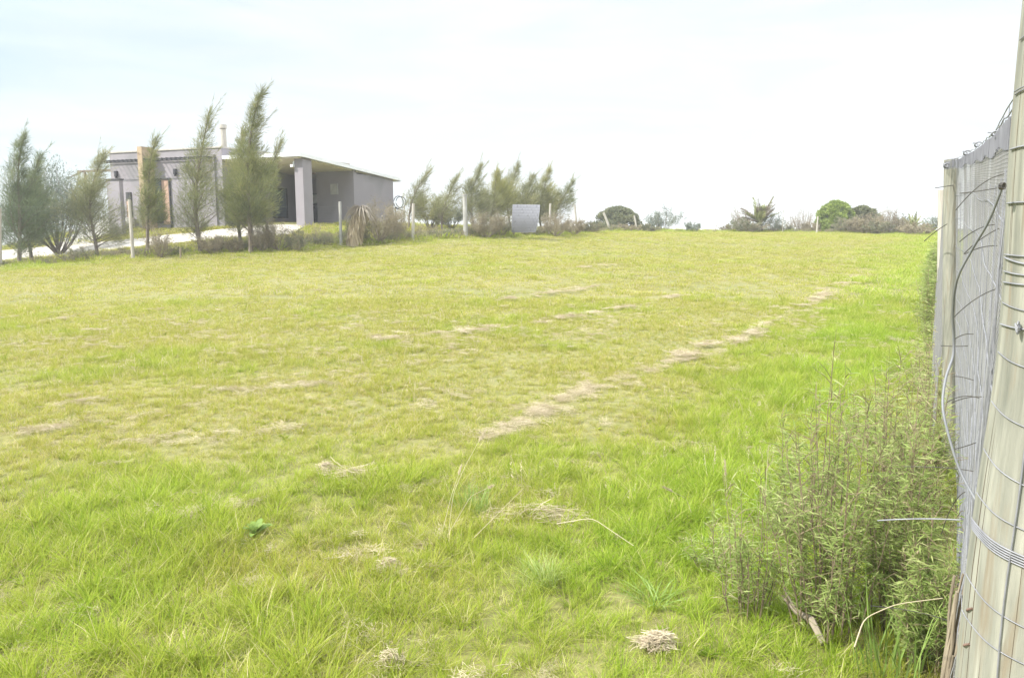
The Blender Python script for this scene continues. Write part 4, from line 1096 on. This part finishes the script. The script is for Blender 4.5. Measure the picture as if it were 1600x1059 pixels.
fence_shrub(1295, 985, 560, 250, 44, 'tall near shrub with dark upright stems and a forked dead branch at its foot')
fence_shrub(1405, 1000, 640, 160, 40, 'dense grey green shrub pressed against the bottom of the netting')
fence_shrub(1170, 960, 700, 170, 22, 'low sprawling shrub edging the open grass at the front', dens=0.6)
fence_shrub(1385, 860, 560, 150, 34, 'reddish topped shrub second in the row by the netting', 0.15)
fence_shrub(1120, 900, 760, 110, 9, 'faint thin shrub farthest out on the open grass', 0.0, dens=0.5)
fence_shrub(1205, 850, 660, 110, 10, 'wispy shrub between the farthest out one and the tall spire', 0.1, dens=0.5)
fence_shrub(1262, 860, 590, 150, 20, 'slim shrub with one tall dark spire on the grass side', 0.0)
fence_shrub(1437, 800, 545, 100, 28, 'brown tinted shrub below the long black wire end', 0.2)
fence_shrub(1455, 1050, 780, 120, 26, 'low pale shrub at the very bottom corner by the netting')
fence_shrub(1390, 740, 540, 130, 26, 'rusty twiggy shrub behind the tall near one', 0.3, dens=0.7)
fence_shrub(1455, 690, 520, 90, 24, 'tan shrub just beyond where the cable bends', 0.35, 1.1, 0.7)
fence_shrub(1330, 700, 575, 70, 10, 'sparse bare spired shrub out in the grass', 0.35, 1.0, 0.5)
fence_shrub(1440, 620, 500, 90, 24, 'pinkish brown shrub at the foot of the middle post', 0.5, 1.3, 0.7)
fence_shrub(1462, 570, 440, 60, 22, 'grey olive shrub standing past the middle post', 0.1, 1.5, 0.8)
fence_shrub(1452, 520, 405, 54, 26, 'grey green shrub fifth from the far end of the row', 0.1, 2.0, 0.7)
fence_shrub(1457, 480, 385, 44, 26, 'dark olive shrub crowding the third post', 0.05, 2.4, 0.7)
fence_shrub(1459, 450, 378, 36, 24, 'small olive shrub beyond the third post', 0.05, 2.8, 0.7)
fence_shrub(1462, 425, 372, 30, 22, 'farthest little shrub hugging the netted fence', 0.05, 3.2, 0.7)
db = empty('dead_branch', ground(1225, 945)); tag(db, 'short forked dead branch lying in front of the tall shrub', 'branch')
q = MB(); o0 = np.array(db.location)
pts = np.array([at(*p) for p in [(1222, 930, 2.95), (1245, 955, 2.9), (1268, 968, 2.85), (1287, 1005, 2.75)]]) - o0
q.tube(pts, [0.006, 0.012, 0.016, 0.012], 7); q.tube(np.stack([pts[1], pts[1] + [-0.05, 0.02, 0.09]]), [0.007, 0.003], 5); q.build('branch_wood', M['twig'], db)

# ------------------------------------------------------------------ grass: tuft kinds scattered over the field
hidden = bpy.data.collections.new('grass_kinds')
def blades(q, n, rad, hmin, hmax, wd, bendr, tone, flat=0.0, seg=4):
    for k in range(n):
        a = rng.uniform(0, 6.28); r0 = rad * rng.random() ** 0.6
        p0 = np.array([math.cos(a) * r0, math.sin(a) * r0, -0.01])
        h = rng.uniform(hmin, hmax); az = a + rng.normal(0, 0.9); bnd = rng.uniform(*bendr)
        s = np.linspace(0, 1, seg)
        out_ = bnd * s ** 1.6 * h
        up = h * s * (1 - flat) * (1 - 0.28 * bnd * s) + 0.012 * flat
        C = p0 + np.stack([np.cos(az) * out_, np.sin(az) * out_, up], -1)
        C[:, :2] += rng.normal(0, 0.15 * h, 2) * s[:, None]
        sd = np.array([-math.sin(az), math.cos(az), 0]) * 0.5 * wd * rng.uniform(0.6, 1.3)
        wv = np.array([1.0, 0.9, 0.6, 0.0])[:seg] if seg == 4 else np.linspace(1, 0, seg)
        Lf = C + sd * wv[:, None]; Rt = C - sd * wv[:, None]
        V = np.concatenate([Lf, Rt[:-1]]); Qd = [(i_, seg + i_, seg + i_ + 1, i_ + 1) for i_ in range(seg - 2)]
        q.add(V, Qd, [(seg - 2, 2 * seg - 2, seg - 1)], np.clip(rng.normal(tone[0], tone[1]), 0, 1))
def kind(name, n, rad, h0, h1, wd, bendr, tone, mat, flat=0.0, dry=0):
    q = MB(); blades(q, n, rad, h0, h1, wd, bendr, tone, flat)
    if dry: blades(q, dry, rad, h0 * 0.6, h1 * 1.0, wd * 0.7, (0.6, 1.6), (0.95, 0.05))
    o_ = q.build(name, mat)
    COL.objects.unlink(o_); hidden.objects.link(o_)
    return o_
G_ = M['grass']
kinds = [kind('a_grass_tuft', 30, 0.06, 0.05, 0.13, 0.0034, (0.3, 1.3), (0.42, 0.26), G_, dry=9),
         kind('b_grass_tuft', 26, 0.07, 0.04, 0.10, 0.0038, (0.4, 1.6), (0.52, 0.26), G_, dry=12),
         kind('c_grass_tuft', 34, 0.05, 0.07, 0.17, 0.0034, (0.3, 1.2), (0.38, 0.22), G_, dry=6),
         kind('d_grass_tuft', 20, 0.06, 0.05, 0.11, 0.0055, (0.5, 1.5), (0.35, 0.22), G_, dry=5),
         kind('e_grass_tuft', 22, 0.08, 0.03, 0.08, 0.0040, (0.6, 1.8), (0.92, 0.1), G_),
         kind('f_grass_tuft', 34, 0.05, 0.10, 0.22, 0.0042, (0.4, 1.3), (0.32, 0.2), G_, dry=5),
         # far kinds: wider matted patches
         kind('g_grass_patch', 46, 0.22, 0.05, 0.12, 0.0100, (0.3, 1.1), (0.50, 0.25), G_, dry=12),
         kind('h_grass_patch', 46, 0.24, 0.04, 0.09, 0.0120, (0.4, 1.3), (0.58, 0.25), G_, dry=14)]
q = MB()
for k in range(9):
    a = k * 2.4 + rng.normal(0, 0.3); m_ = 1; el = rng.uniform(0.25, 0.9)
    q.kites(np.array([[0, 0, 0.0]]), np.array([[math.cos(a) * math.cos(el), math.sin(a) * math.cos(el), math.sin(el)]]), rng.uniform(0.06, 0.12), rng.uniform(0.014, 0.026), rng.uniform(0.0, 0.5), curl=0.2, side=np.array([[0.0, 0, 1.0]]))
o_ = q.build('i_broad_leaf', G_); COL.objects.unlink(o_); hidden.objects.link(o_)
hay = bpy.data.collections.new('hay_kinds')
def haykind(name, n, rad, ln, wd, el):
    """matted straw: stems lie mostly along one drift direction, tangled, ragged outline"""
    q = MB(); hd = rng.uniform(0, 3.14)
    for k in range(n):
        lobe = rng.integers(0, 3); lc = np.array([math.cos(lobe * 2.1), math.sin(lobe * 2.1)]) * rad * 0.45
        c_ = lc + rng.normal(size=2) * rad * 0.5 * np.array([el, 1.0])
        az = hd + rng.normal(0, 0.75); l_ = rng.uniform(0.25, 1) * ln; s = np.linspace(-0.5, 0.5, 5)
        bz = rng.normal(0, 0.5)
        C = np.array([c_[0], c_[1], rng.uniform(0.0, 0.03)]) + np.stack([np.cos(az + bz * s) * s * l_, np.sin(az + bz * s) * s * l_, s * rng.normal(0, 0.14) * l_], -1)
        q.tube(C, wd * rng.uniform(0.3, 0.6), 3, tone=rng.uniform(0.35, 1), cap=False)
    o_ = q.build(name, M['straw']); COL.objects.unlink(o_); hay.objects.link(o_)
haykind('a_straw', 46, 0.09, 0.12, 0.0022, 1.3); haykind('b_straw', 40, 0.12, 0.16, 0.0020, 1.0); haykind('c_straw', 30, 0.07, 0.09, 0.0026, 1.6); haykind('d_straw', 60, 0.16, 0.22, 0.0060, 1.4)

def scatter(name, P, rot, scl, idx, lush, coll, mat):
    me = bpy.data.meshes.new(name)
    me.vertices.add(len(P)); me.vertices.foreach_set('co', P.astype(np.float32).ravel())
    for nm, ty, dat in (('rot', 'FLOAT_VECTOR', rot), ('scl', 'FLOAT', scl), ('pick', 'INT', idx), ('lush', 'FLOAT', lush)):
        a_ = me.attributes.new(nm, ty, 'POINT')
        a_.data.foreach_set('vector' if ty == 'FLOAT_VECTOR' else 'value', (dat.astype(np.int32) if ty == 'INT' else dat.astype(np.float32)).ravel())
    me.materials.append(mat)
    o_ = bpy.data.objects.new(name, me); COL.objects.link(o_)
    ng = bpy.data.node_groups.new(name + '_scatter', 'GeometryNodeTree')
    ng.interface.new_socket('Geometry', in_out='INPUT', socket_type='NodeSocketGeometry')
    ng.interface.new_socket('Geometry', in_out='OUTPUT', socket_type='NodeSocketGeometry')
    gi = ng.nodes.new('NodeGroupInput'); go = ng.nodes.new('NodeGroupOutput')
    ip = ng.nodes.new('GeometryNodeInstanceOnPoints'); ci = ng.nodes.new('GeometryNodeCollectionInfo')
    ci.inputs['Collection'].default_value = coll; ci.inputs['Separate Children'].default_value = True; ci.inputs['Reset Children'].default_value = True
    ip.inputs['Pick Instance'].default_value = True
    def na_(nm, ty):
        x_ = ng.nodes.new('GeometryNodeInputNamedAttribute'); x_.data_type = ty; x_.inputs['Name'].default_value = nm; return x_.outputs['Attribute']
    er = ng.nodes.new('FunctionNodeEulerToRotation')
    k_ = ng.links.new
    k_(gi.outputs[0], ip.inputs['Points']); k_(ci.outputs[0], ip.inputs['Instance'])
    k_(na_('pick', 'INT'), ip.inputs['Instance Index']); k_(na_('rot', 'FLOAT_VECTOR'), er.inputs[0]); k_(er.outputs[0], ip.inputs['Rotation'])
    k_(na_('scl', 'FLOAT'), ip.inputs['Scale']); k_(ip.outputs[0], go.inputs[0])
    md = o_.modifiers.new('scatter', 'NODES'); md.node_group = ng
    return o_

# swaths of cut hay left by the mower (image survey of their ends)
swaths = []
for dn, pts in [(1.5, [(752, 692), (775, 680), (800, 668), (838, 652)]), (1.6, [(838, 652), (852, 638), (870, 630), (905, 618), (935, 603)]), (0.35, [(935, 603), (985, 588)]), (0.8, [(985, 588), (1020, 576)]), (0.4, [(1020, 576), (1045, 568)]),
            (1.8, [(1045, 570), (1068, 562), (1085, 556)]), (0.5, [(1085, 556), (1102, 546)]), (1.4, [(1102, 546), (1140, 537), (1160, 532)]), (0.8, [(1160, 532), (1190, 520)]), (0.4, [(1190, 520), (1212, 503)]),
            (1.8, [(1212, 503), (1235, 495), (1252, 485)]), (0.8, [(1252, 485), (1280, 468)]), (1.2, [(1280, 468), (1306, 452)]), (0.4, [(1306, 452), (1335, 436), (1345, 426)]),
            (1.3, [(588, 534), (625, 530), (660, 526)]), (0.9, [(660, 526), (700, 521), (755, 520)]), (0.3, [(755, 520), (800, 512)]), (0.7, [(800, 512), (850, 506)]), (1.2, [(870, 503), (905, 497), (930, 492)]), (1.4, [(930, 492), (975, 485), (1005, 478)]), (0.5, [(1005, 478), (1040, 469), (1078, 463)]),
            (0.4, [(780, 474), (800, 469)]), (0.9, [(800, 469), (850, 463)]), (1.1, [(860, 461), (890, 458), (928, 451)]), (0.4, [(455, 462), (520, 456)]), (0.35, [(870, 424), (960, 416)]),
            (0.8, [(28, 684), (60, 676), (95, 672)]), (0.4, [(95, 672), (150, 652)]), (0.9, [(400, 612), (440, 606), (510, 602)]), (0.4, [(300, 612), (400, 612)]), (0.8, [(250, 816), (300, 805), (345, 797)]), (0.6, [(345, 797), (430, 788)]),
            (0.5, [(410, 680), (470, 668)]), (0.7, [(640, 772), (690, 757)]), (0.4, [(95, 635), (180, 628)]), (0.5, [(395, 922), (440, 910)]), (0.4, [(130, 520), (180, 522)]), (0.3, [(650, 640), (740, 615)]), (0.4, [(540, 875), (600, 868)]), (0.4, [(180, 700), (260, 690)])]:
    g_ = [ground(*p)[:2] for p in pts]
    for a_, b_ in zip(g_[:-1], g_[1:]): swaths.append((a_, b_, dn))
def swath_d(P):
    dmin = np.full(len(P), 9.0)
    for a_, b_, dn in swaths:
        if dn < 0.75: continue
        ab = b_ - a_; t_ = np.clip(((P - a_) @ ab) / (ab @ ab + 1e-9), 0, 1)
        dmin = np.minimum(dmin, np.linalg.norm(P - a_ - t_[:, None] * ab, axis=1))
    return dmin
def fence_x(y):
    return np.interp(y, [P0[1], P1[1], P2[1], P3[1], P4[1], P5[1], 60], [P0[0], P1[0], P2[0], P3[0], P4[0], P5[0], P5[0] + (60 - P5[1]) * 0.6])
edge = np.array([base(px, Y)[:2] for px, Y in [(-400, 24), (0, 25), (200, 26.3), (400, 27.7), (560, 28.6), (728, 30.6), (860, 34), (1000, 46), (1200, 48), (1450, 45), (1700, 45)]])
def field_edge(x): return np.interp(x, edge[:, 0], edge[:, 1])
def lushness(x, y):
    d_ = fence_x(y) - x
    l1 = np.exp(-((d_ - 1.0) / (0.9 + 0.05 * y)) ** 2) * np.clip(1.1 - 0.0 * y, 0, 1)
    n_ = fbm(x * 0.45 + 3, y * 0.45, 21)
    nearf = np.clip(1.1 - y / 14.0, 0.0, 0.8)
    edgef = np.exp(-((field_edge(x) - y) / 1.3) ** 2) * 0.55
    return np.clip(0.75 * l1 + (n_ - 0.46) * 1.5 * (0.55 + 0.45 * nearf) + (fbm(x * 1.7 + 5, y * 1.7, 23) - 0.5) * 0.9 + 0.05 * nearf + edgef, 0, 1)
Ps = []; zone = []
def zonepts(y0, y1, dens, zid, mleft=0.78, mright=0.72):
    ar = (y1 - y0) * 2; n_ = int(dens * (y1 - y0) * (mleft + mright) * (y1 + y0) / 2 * 1.0 + dens * 2.0 * (y1 - y0))
    y = np.sqrt(rng.random(n_) * (y1 ** 2 - y0 ** 2) + y0 ** 2)
    x = -mleft * y - 1.0 + rng.random(n_) * ((mleft + mright) * y + 2.0)
    Ps.append(np.stack([x, y], -1)); zone.append(np.full(n_, zid))
for k in range(25):
    ya, yb = 1.6 + 0.55 * k, 2.15 + 0.55 * k
    zonepts(ya, yb, min(560, 560 * (3.8 / yb) ** 0.5), 0)
for k in range(10):
    ya, yb = 11.5 + 1.4 * k, 12.9 + 1.4 * k
    zonepts(ya, yb, 14 + 4.5 * k if k < 9 else 52, 1)
zonepts(25.5, 62, 36, 1)
P = np.concatenate(Ps); Z_ = np.concatenate(zone)
keep = rng.random(len(P)) < np.where(P[:, 1] > 8, 0.8, 0.55) + np.where(P[:, 1] > 8, 0.3, 0.75) * fbm(P[:, 0] * 2.6, P[:, 1] * 2.6, 31)
sdist = swath_d(P)
keep &= ~((sdist < 0.08 + 0.006 * P[:, 1]) & (rng.random(len(P)) < 0.62))
P, Z_, sdist = P[keep], Z_[keep], sdist[keep]
lu = lushness(P[:, 0], P[:, 1])
beyond = P[:, 1] > field_edge(P[:, 0])
n_ = len(P)
r_ = rng.random(n_)
pick = np.where(Z_ == 1, np.where(r_ < 0.25 + 0.5 * lu, 6, 7), 0)
nearm = Z_ == 0
pk = np.select([r_ < 0.28, r_ < 0.50 - 0.1 * lu, r_ < 0.68, r_ < 0.78, r_ < 0.93 - 0.10 * lu], [0, 1, 2, 3, 4], 5)
pk = np.where((pk == 5) & (lu < 0.25), 1, pk)
pk = np.where(rng.random(n_) < 0.022 * (fbm(P[:, 0] * 0.8, P[:, 1] * 0.8, 97) > 0.45), 8, pk)
pick = np.where(nearm, pk, pick)
cl_ = fbm(P[:, 0] * 1.3 + 9, P[:, 1] * 1.3, 41)
scl = (0.28 + 0.72 * cl_) * rng.uniform(0.65, 1.35, n_) * (0.8 + 0.45 * lu)
scl = np.where(Z_ == 1, scl * 1.15, scl)
scl = np.where(beyond, scl * (1.0 + 2.2 * fbm(P[:, 0] * 0.8, P[:, 1] * 0.8, 51) * rng.random(n_)), scl)
rot = np.stack([rng.normal(0, 0.16, n_), rng.normal(0.05, 0.16, n_), rng.uniform(0, 6.28, n_)], -1)
P3d = np.column_stack([P, gz(P[:, 0], P[:, 1])])
# keep the turf off the driveway and the house pad
hx = (P[:, 0] - A[0]) * 0.925 + (P[:, 1] - A[1]) * -0.380; hy = (P[:, 0] - A[0]) * 0.380 + (P[:, 1] - A[1]) * 0.925
dp = np.array(dpath); dy = np.interp(P[:, 0], dp[:, 0], dp[:, 1])
ok = ~((hx > -10.7) & (hx < 0.1) & (hy > -0.3) & (hy < 9.6)) & ~((abs(P[:, 1] - dy) < 1.3) & (P[:, 0] < -8.6))
go_ = scatter('field_grass', P3d[ok], rot[ok], scl[ok], pick[ok], lu[ok], hidden, M['grass'])
tag(go_, 'rough mown pasture grass with green and straw coloured blades', 'grass', kind='stuff')
print('grass tufts', ok.sum())
# hay
H_ = []; hs = []; hp_ = []
for a_, b_, dn in swaths:
    ab = b_ - a_; Ls = np.linalg.norm(ab); ym = (a_[1] + b_[1]) / 2
    m_ = int(max(4, dn * Ls * (44 if ym < 9 else 20)))
    t_ = rng.uniform(-0.05, 1.05, m_); wv = (0.042 + 0.0018 * ym) * (0.6 + 0.4 * dn)
    q_ = a_ + ab * t_[:, None] + rng.normal(size=(m_, 2)) * wv * (0.5 + fbm(t_ * Ls * 1.7, t_ * 0 + ym, 63))[:, None] * 1.3
    k_ = fbm(q_[:, 0] * 3, q_[:, 1] * 3, 61) > (0.36 if ym < 9 else 0.42)
    q_ = q_[k_]
    H_.append(q_); hs.append(rng.uniform(0.35, 0.85, len(q_)) * (1.0 if ym < 9 else 0.75)); hp_.append(rng.integers(0, 3, len(q_)) if ym < 9 else np.where(rng.random(len(q_)) < 0.8, 3, 0))
# loose bits everywhere
m_ = 5200; y = np.sqrt(rng.random(m_) * (14 ** 2 - 2 ** 2) + 4); x = -0.78 * y - 0.5 + rng.random(m_) * (1.35 * y + 0.6)
k_ = fbm(x * 1.6, y * 1.6, 71) > 0.57
H_.append(np.stack([x, y], -1)[k_]); hs.append(rng.uniform(0.2, 0.7, k_.sum())); hp_.append(rng.integers(0, 3, k_.sum()))
H_ = np.concatenate(H_); hs = np.concatenate(hs); hp_ = np.concatenate(hp_)
zz = gz(H_[:, 0], H_[:, 1]) + 0.025 + np.where(H_[:, 1] > 9, 0.03, 0.0)
ho = scatter('cut_hay', np.column_stack([H_, zz]), np.stack([rng.normal(0, .1, len(H_)), rng.normal(0, .1, len(H_)), rng.uniform(0, 6.28, len(H_))], -1), hs, hp_, np.zeros(len(H_)), hay, M['straw'])
tag(ho, 'dry straw left in broken mower rows across the field', 'hay', kind='stuff')

seeds = bpy.data.collections.new('seed_kinds')
for nm in ('a_seed', 'b_seed', 'c_seed'):
    q = MB()
    for k in range(3):
        b_ = np.append(rng.normal(0, 0.05, 2), 0); h_ = rng.uniform(0.10, 0.24); ln_ = rng.normal(0, 0.35, 2)
        z_ = np.linspace(0, 1, 5)[:, None]; C = b_ + np.concatenate([ln_ * h_ * z_ ** 1.7, h_ * z_], 1)
        q.tube(C, 0.0008, 3, tone=0.7, cap=False); m_ = 12
        q.kites(C[-1] - np.array([0, 0, 1]) * rng.random((m_, 1)) * 0.05, rng.normal(size=(m_, 3)) * 0.4 + [0, 0, 0.8], 0.014, 0.003, 0.8)
    o_ = q.build(nm, M['straw']); COL.objects.unlink(o_); seeds.objects.link(o_)
m_ = 2600; y = np.sqrt(rng.random(m_) * (34 ** 2 - 4 ** 2) + 16); x = -0.78 * y + rng.random(m_) * 1.3 * y
k_ = (fbm(x * 0.5, y * 0.5, 75) > 0.5) & (y < field_edge(x)) & (x < fence_x(y) - 0.3)
x, y = x[k_], y[k_]
so_ = scatter('seed_grass', np.column_stack([x, y, gz(x, y)]), np.stack([0 * x, 0 * x, rng.uniform(0, 6.28, len(x))], -1), rng.uniform(0.7, 1.3, len(x)), rng.integers(0, 3, len(x)), 0 * x, seeds, M['straw'])
tag(so_, 'thin pale seed heads sprinkled through the pasture', 'seed grass', kind='stuff')

# low undergrowth along the boundary (ground cover)
under = bpy.data.collections.new('undergrowth_kinds')
def ukind(name, mat, hh, n):
    q = MB(); a = rng.uniform(0, 6.28, n); r0 = 0.28 * rng.random(n) ** 0.6
    P_ = np.stack([np.cos(a) * r0, np.sin(a) * r0, rng.random(n) ** 1.3 * hh], -1)
    q.kites(P_, rng.normal(size=(n, 3)) * 0.5 + [0, 0, 0.9], rng.uniform(0.05, 0.14, n), rng.uniform(0.008, 0.02, n), rng.random(n))
    for k in range(14):
        a = rng.uniform(0, 6.28); q.tube([(0, 0, 0), (math.cos(a) * 0.12, math.sin(a) * 0.12, hh * 0.6), (math.cos(a) * 0.25, math.sin(a) * 0.25, hh * rng.uniform(0.8, 1.2))], [0.005, 0.004, 0.002], 3, tone=0.9, cap=False)
    o_ = q.build(name, M[mat]); COL.objects.unlink(o_); under.objects.link(o_)
ukind('a_undergrowth', 'mixleaf', 0.35, 420); ukind('b_undergrowth', 'brownleaf', 0.4, 380); ukind('c_undergrowth', 'needlepale', 0.3, 420)
Pu = []
for (x0, y0), (x1, y1) in zip(edge[:-1], edge[1:]):
    Ls = math.hypot(x1 - x0, y1 - y0); m_ = int(Ls * 14); t_ = rng.random(m_)
    Pu.append(np.stack([x0 + (x1 - x0) * t_, y0 + (y1 - y0) * t_ + np.abs(rng.normal(0, 0.8, m_)) + 0.15], -1))
Pu = np.concatenate(Pu)
xr = Pu[:, 0] / Pu[:, 1]
k_ = (fbm(Pu[:, 0] * 0.7, Pu[:, 1] * 0.7, 81) > 0.35) & (np.interp(Pu[:, 0], dp[:, 0], dp[:, 1]) - Pu[:, 1] > 1.9) | (Pu[:, 0] > -8.0)
Pu = Pu[k_]; far_ = Pu[:, 1] > 40; left_ = Pu[:, 0] < -11
sc_ = rng.uniform(0.25, 1.15, len(Pu)) * (0.4 + 0.9 * fbm(Pu[:, 0] * 0.9, Pu[:, 1] * 0.9, 91)) * np.where(far_ & (Pu[:, 0] > 9) & (Pu[:, 0] < 14), 0.45, np.where(far_, 0.8, np.where(left_, 0.6, 1.0)))
uo = scatter('undergrowth', np.column_stack([Pu, gz(Pu[:, 0], Pu[:, 1])]), np.stack([0 * sc_, 0 * sc_, rng.uniform(0, 6.28, len(Pu))], -1), sc_, rng.integers(0, 3, len(Pu)), 0 * sc_, under, M['mixleaf'])
tag(uo, 'low brown and olive scrub growing along the field edge', 'scrub', kind='stuff')

# ------------------------------------------------------------------ individual field plants
def clump(name, px, py, rad, n, ln, label, cat='hay clump', group=None):
    b0 = ground(px, py); q = MB(); hd = rng.uniform(-0.6, 0.6)
    lobes = rng.normal(size=(5, 2)) * rad * np.array([0.75, 0.4])
    for k in range(n):
        c_ = lobes[rng.integers(0, 5)] + rng.normal(size=2) * rad * 0.28
        az = hd + rng.normal(0, 0.8); l_ = rng.uniform(0.15, 1) * ln; s = np.linspace(-0.5, 0.5, 6); bz = rng.normal(0, 0.9)
        C = np.array([c_[0], c_[1], 0.02 + 0.055 * rng.random() * math.exp(-(c_ @ c_) / rad ** 2)]) + np.stack([np.cos(az + bz * s) * s * l_, np.sin(az + bz * s) * s * l_, rng.normal(0, 0.2) * s * l_ - s * s * 0.15 * l_], -1)
        q.tube(C, rng.uniform(0.0006, 0.0014), 3, tone=rng.random(), cap=False)
    o_ = q.build(name, M['straw']); o_.location = tuple(b0 + [0, 0, 0.005]); tag(o_, label, cat, group)
clump('hay_clump', 1035, 1016, 0.055, 420, 0.10, 'pale straw clump at the bottom of the picture nearest the shrubs')
clump('hay_clump', 605, 895, 0.05, 240, 0.09, 'reddish straw clump in the middle foreground grass')
clump('hay_clump', 610, 1042, 0.035, 160, 0.07, 'small straw clump at the bottom edge in the middle')
clump('hay_clump', 508, 738, 0.05, 240, 0.09, 'rounded fluffy straw clump left of the seed heads')
clump('hay_clump', 545, 748, 0.09, 130, 0.3, 'loose long straw wisps right of the fluffy clump')
clump('hay_clump', 850, 812, 0.16, 220, 0.2, 'brown flattened straw patch under the bent stalks')

def tuft(name, px, py, n, h, wd, mat, label, bendr=(0.2, 0.9), rad=0.06, lean=None):
    b0 = ground(px, py); q = MB()
    blades(q, n, rad, h * 0.5, h, wd, bendr, (0.5, 0.25))
    o_ = q.build(name, M[mat]); o_.location = tuple(b0); tag(o_, label, 'grass tuft')
    if lean: o_.rotation_euler = lean
tuft('grass_tussock', 850, 915, 190, 0.19, 0.0028, 'bluegrass', 'blue green fine leaved grass tussock in the foreground', (0.4, 1.3), 0.07, (0, -0.35, 0))
tuft('grass_tussock', 740, 800, 110, 0.26, 0.003, 'weed', 'taller grass tussock from which the seed heads rise', (0.3, 1.0), 0.1)
tuft('grass_tussock', 1020, 945, 45, 0.15, 0.006, 'weed', 'broad bladed dark green tussock left of the low sprawling shrub', (0.6, 1.5), 0.06)
tuft('grass_tussock', 1390, 1055, 50, 0.5, 0.007, 'weed', 'tall green grass tussock at the foot of the netting', (0.1, 0.6), 0.12)
# broad-leaved weed
wb = empty('broad_leaved_weed', ground(400, 842)); tag(wb, 'broad leaved dock weed with upright leaves in the left foreground', 'weed')
q = MB()
for k in range(17):
    a = k * 2.4; el = rng.uniform(0.5, 1.25); ln = rng.uniform(0.07, 0.13); W_ = ln * 0.16
    s = np.linspace(0, 1, 7); d = np.array([math.cos(a) * math.cos(el), math.sin(a) * math.cos(el), math.sin(el)])
    C = d * ln * s[:, None] - np.array([0, 0, 0.35]) * ln * s[:, None] ** 2 + np.array([0, 0, 0.02])
    sdv = np.array([-math.sin(a), math.cos(a), 0]); wv = W_ * np.sin(np.clip(s * 0.93 + 0.07, 0, 1) * np.pi) ** 0.8
    up = np.array([0, 0, 0.35])
    Lf = C + (sdv + up) * wv[:, None]; Rt = C + (-sdv + up) * wv[:, None]
    V = np.concatenate([Lf, C, Rt]); Qd = [(i_, i_ + 1, 7 + i_ + 1, 7 + i_) for i_ in range(6)] + [(7 + i_, 7 + i_ + 1, 14 + i_ + 1, 14 + i_) for i_ in range(6)]
    q.add(V, Qd, None, rng.uniform(0.2, 0.9))
q.build('leaves', M['weed'], wb, smooth=True)
# seed-head stalks
def stalk(pts, label, head=None, hl=0.06, r=0.0012, group=None):
    P_ = np.array([at(*p) for p in pts]); root = empty('seed_stalk', P_[0]); tag(root, label, 'grass stalk', group)
    q = MB(); n_ = 18; s = np.linspace(0, 1, len(P_)); S_ = np.linspace(0, 1, n_)
    C = np.stack([np.interp(S_, s, P_[:, c_]) for c_ in range(3)], -1)
    for _ in range(2): C[1:-1] = (C[:-2] + 2 * C[1:-1] + C[2:]) / 4
    C -= P_[0]; q.tube(C, np.linspace(r * 1.2, r * 0.7, n_), 5, tone=0.8); q.build('stem', M['straw'], root)
    if head:
        d = C[-1] - C[-3]; d /= np.linalg.norm(d)
        if head == 'droop': d = d * 0.5 + np.array([0.6, 0, -0.25])
        m_ = 220; u = rng.random(m_)
        p_ = C[-1] + d * hl * u[:, None] + rng.normal(size=(m_, 3)) * 0.002
        q = MB(); q.kites(p_, d[None] + rng.normal(size=(m_, 3)) * 0.33, rng.uniform(0.008, 0.02, m_) * (1.2 - u * 0.5), 0.0022, rng.uniform(0.75, 1, m_)); q.build('seed_head', M['straw'], root)
gr = 'tall dry seed stalks in the foreground grass'
stalk([(700, 835, 3.7), (735, 775, 3.75), (762, 762, 3.6)], 'seed stalk bending right with a fluffy white tip in mid foreground', 'tip', 0.055, group=gr)
stalk([(700, 840, 3.75), (708, 770, 3.8), (728, 725, 3.85), (748, 690, 3.9)], 'longest straw seed stalk leaning right to the hay row', 'tip', 0.07, group=gr)
stalk([(690, 835, 3.8), (705, 775, 3.85), (716, 742, 3.9)], 'middle length seed stalk beside the longest one', 'tip', 0.05, group=gr)
stalk([(740, 840, 3.6), (780, 800, 3.65), (818, 762, 3.7)], 'thin straight straw stalk slanting right', None, group=gr)
stalk([(1080, 800, 3.9), (1072, 778, 3.9), (1052, 768, 3.85)], 'drooping white seed head lying over green grass', 'tip', 0.085, group=gr)
stalk([(1136, 775, 3.9), (1134, 745, 3.9)], 'upright pale fluffy seed head left of the shrubs', 'tip', 0.09, group=gr)
stalk([(870, 818, 3.35), (925, 808, 3.3), (960, 832, 3.25), (990, 852, 3.2)], 'bent straw stalk arching low over the grass', None, r=0.0017, group=gr)
stalk([(1195, 800, 3.6), (1198, 740, 3.6), (1201, 695, 3.6)], 'straight tan straw stalk standing before the shrubs', None, r=0.0014, group=gr)
stalk([(1335, 1010, 1.9), (1350, 965, 1.95), (1400, 943, 1.9), (1473, 934, 1.75)], 'arching pale straw stalk leaning onto the netting', None, r=0.0014, group=gr)
stalk([(1330, 870, 3.0), (1270, 850, 3.0), (1235, 848, 3.0)], 'short horizontal straw across the shrub foliage', None, group=gr)

# ------------------------------------------------------------------ pale summer haze
m, n, o = mat_new('air'); v = n.nodes.new('ShaderNodeVolumePrincipled')
v.inputs['Color'].default_value = (0.97, 0.98, 1.0, 1); v.inputs['Density'].default_value = 0.0015
n.links.new(v.outputs[0], o.inputs['Volume'])
q = MB(); q.box((-4200, -4200, -28), (4200, 4200, 9.0)); tag(q.build('haze', m), kind='stuff')
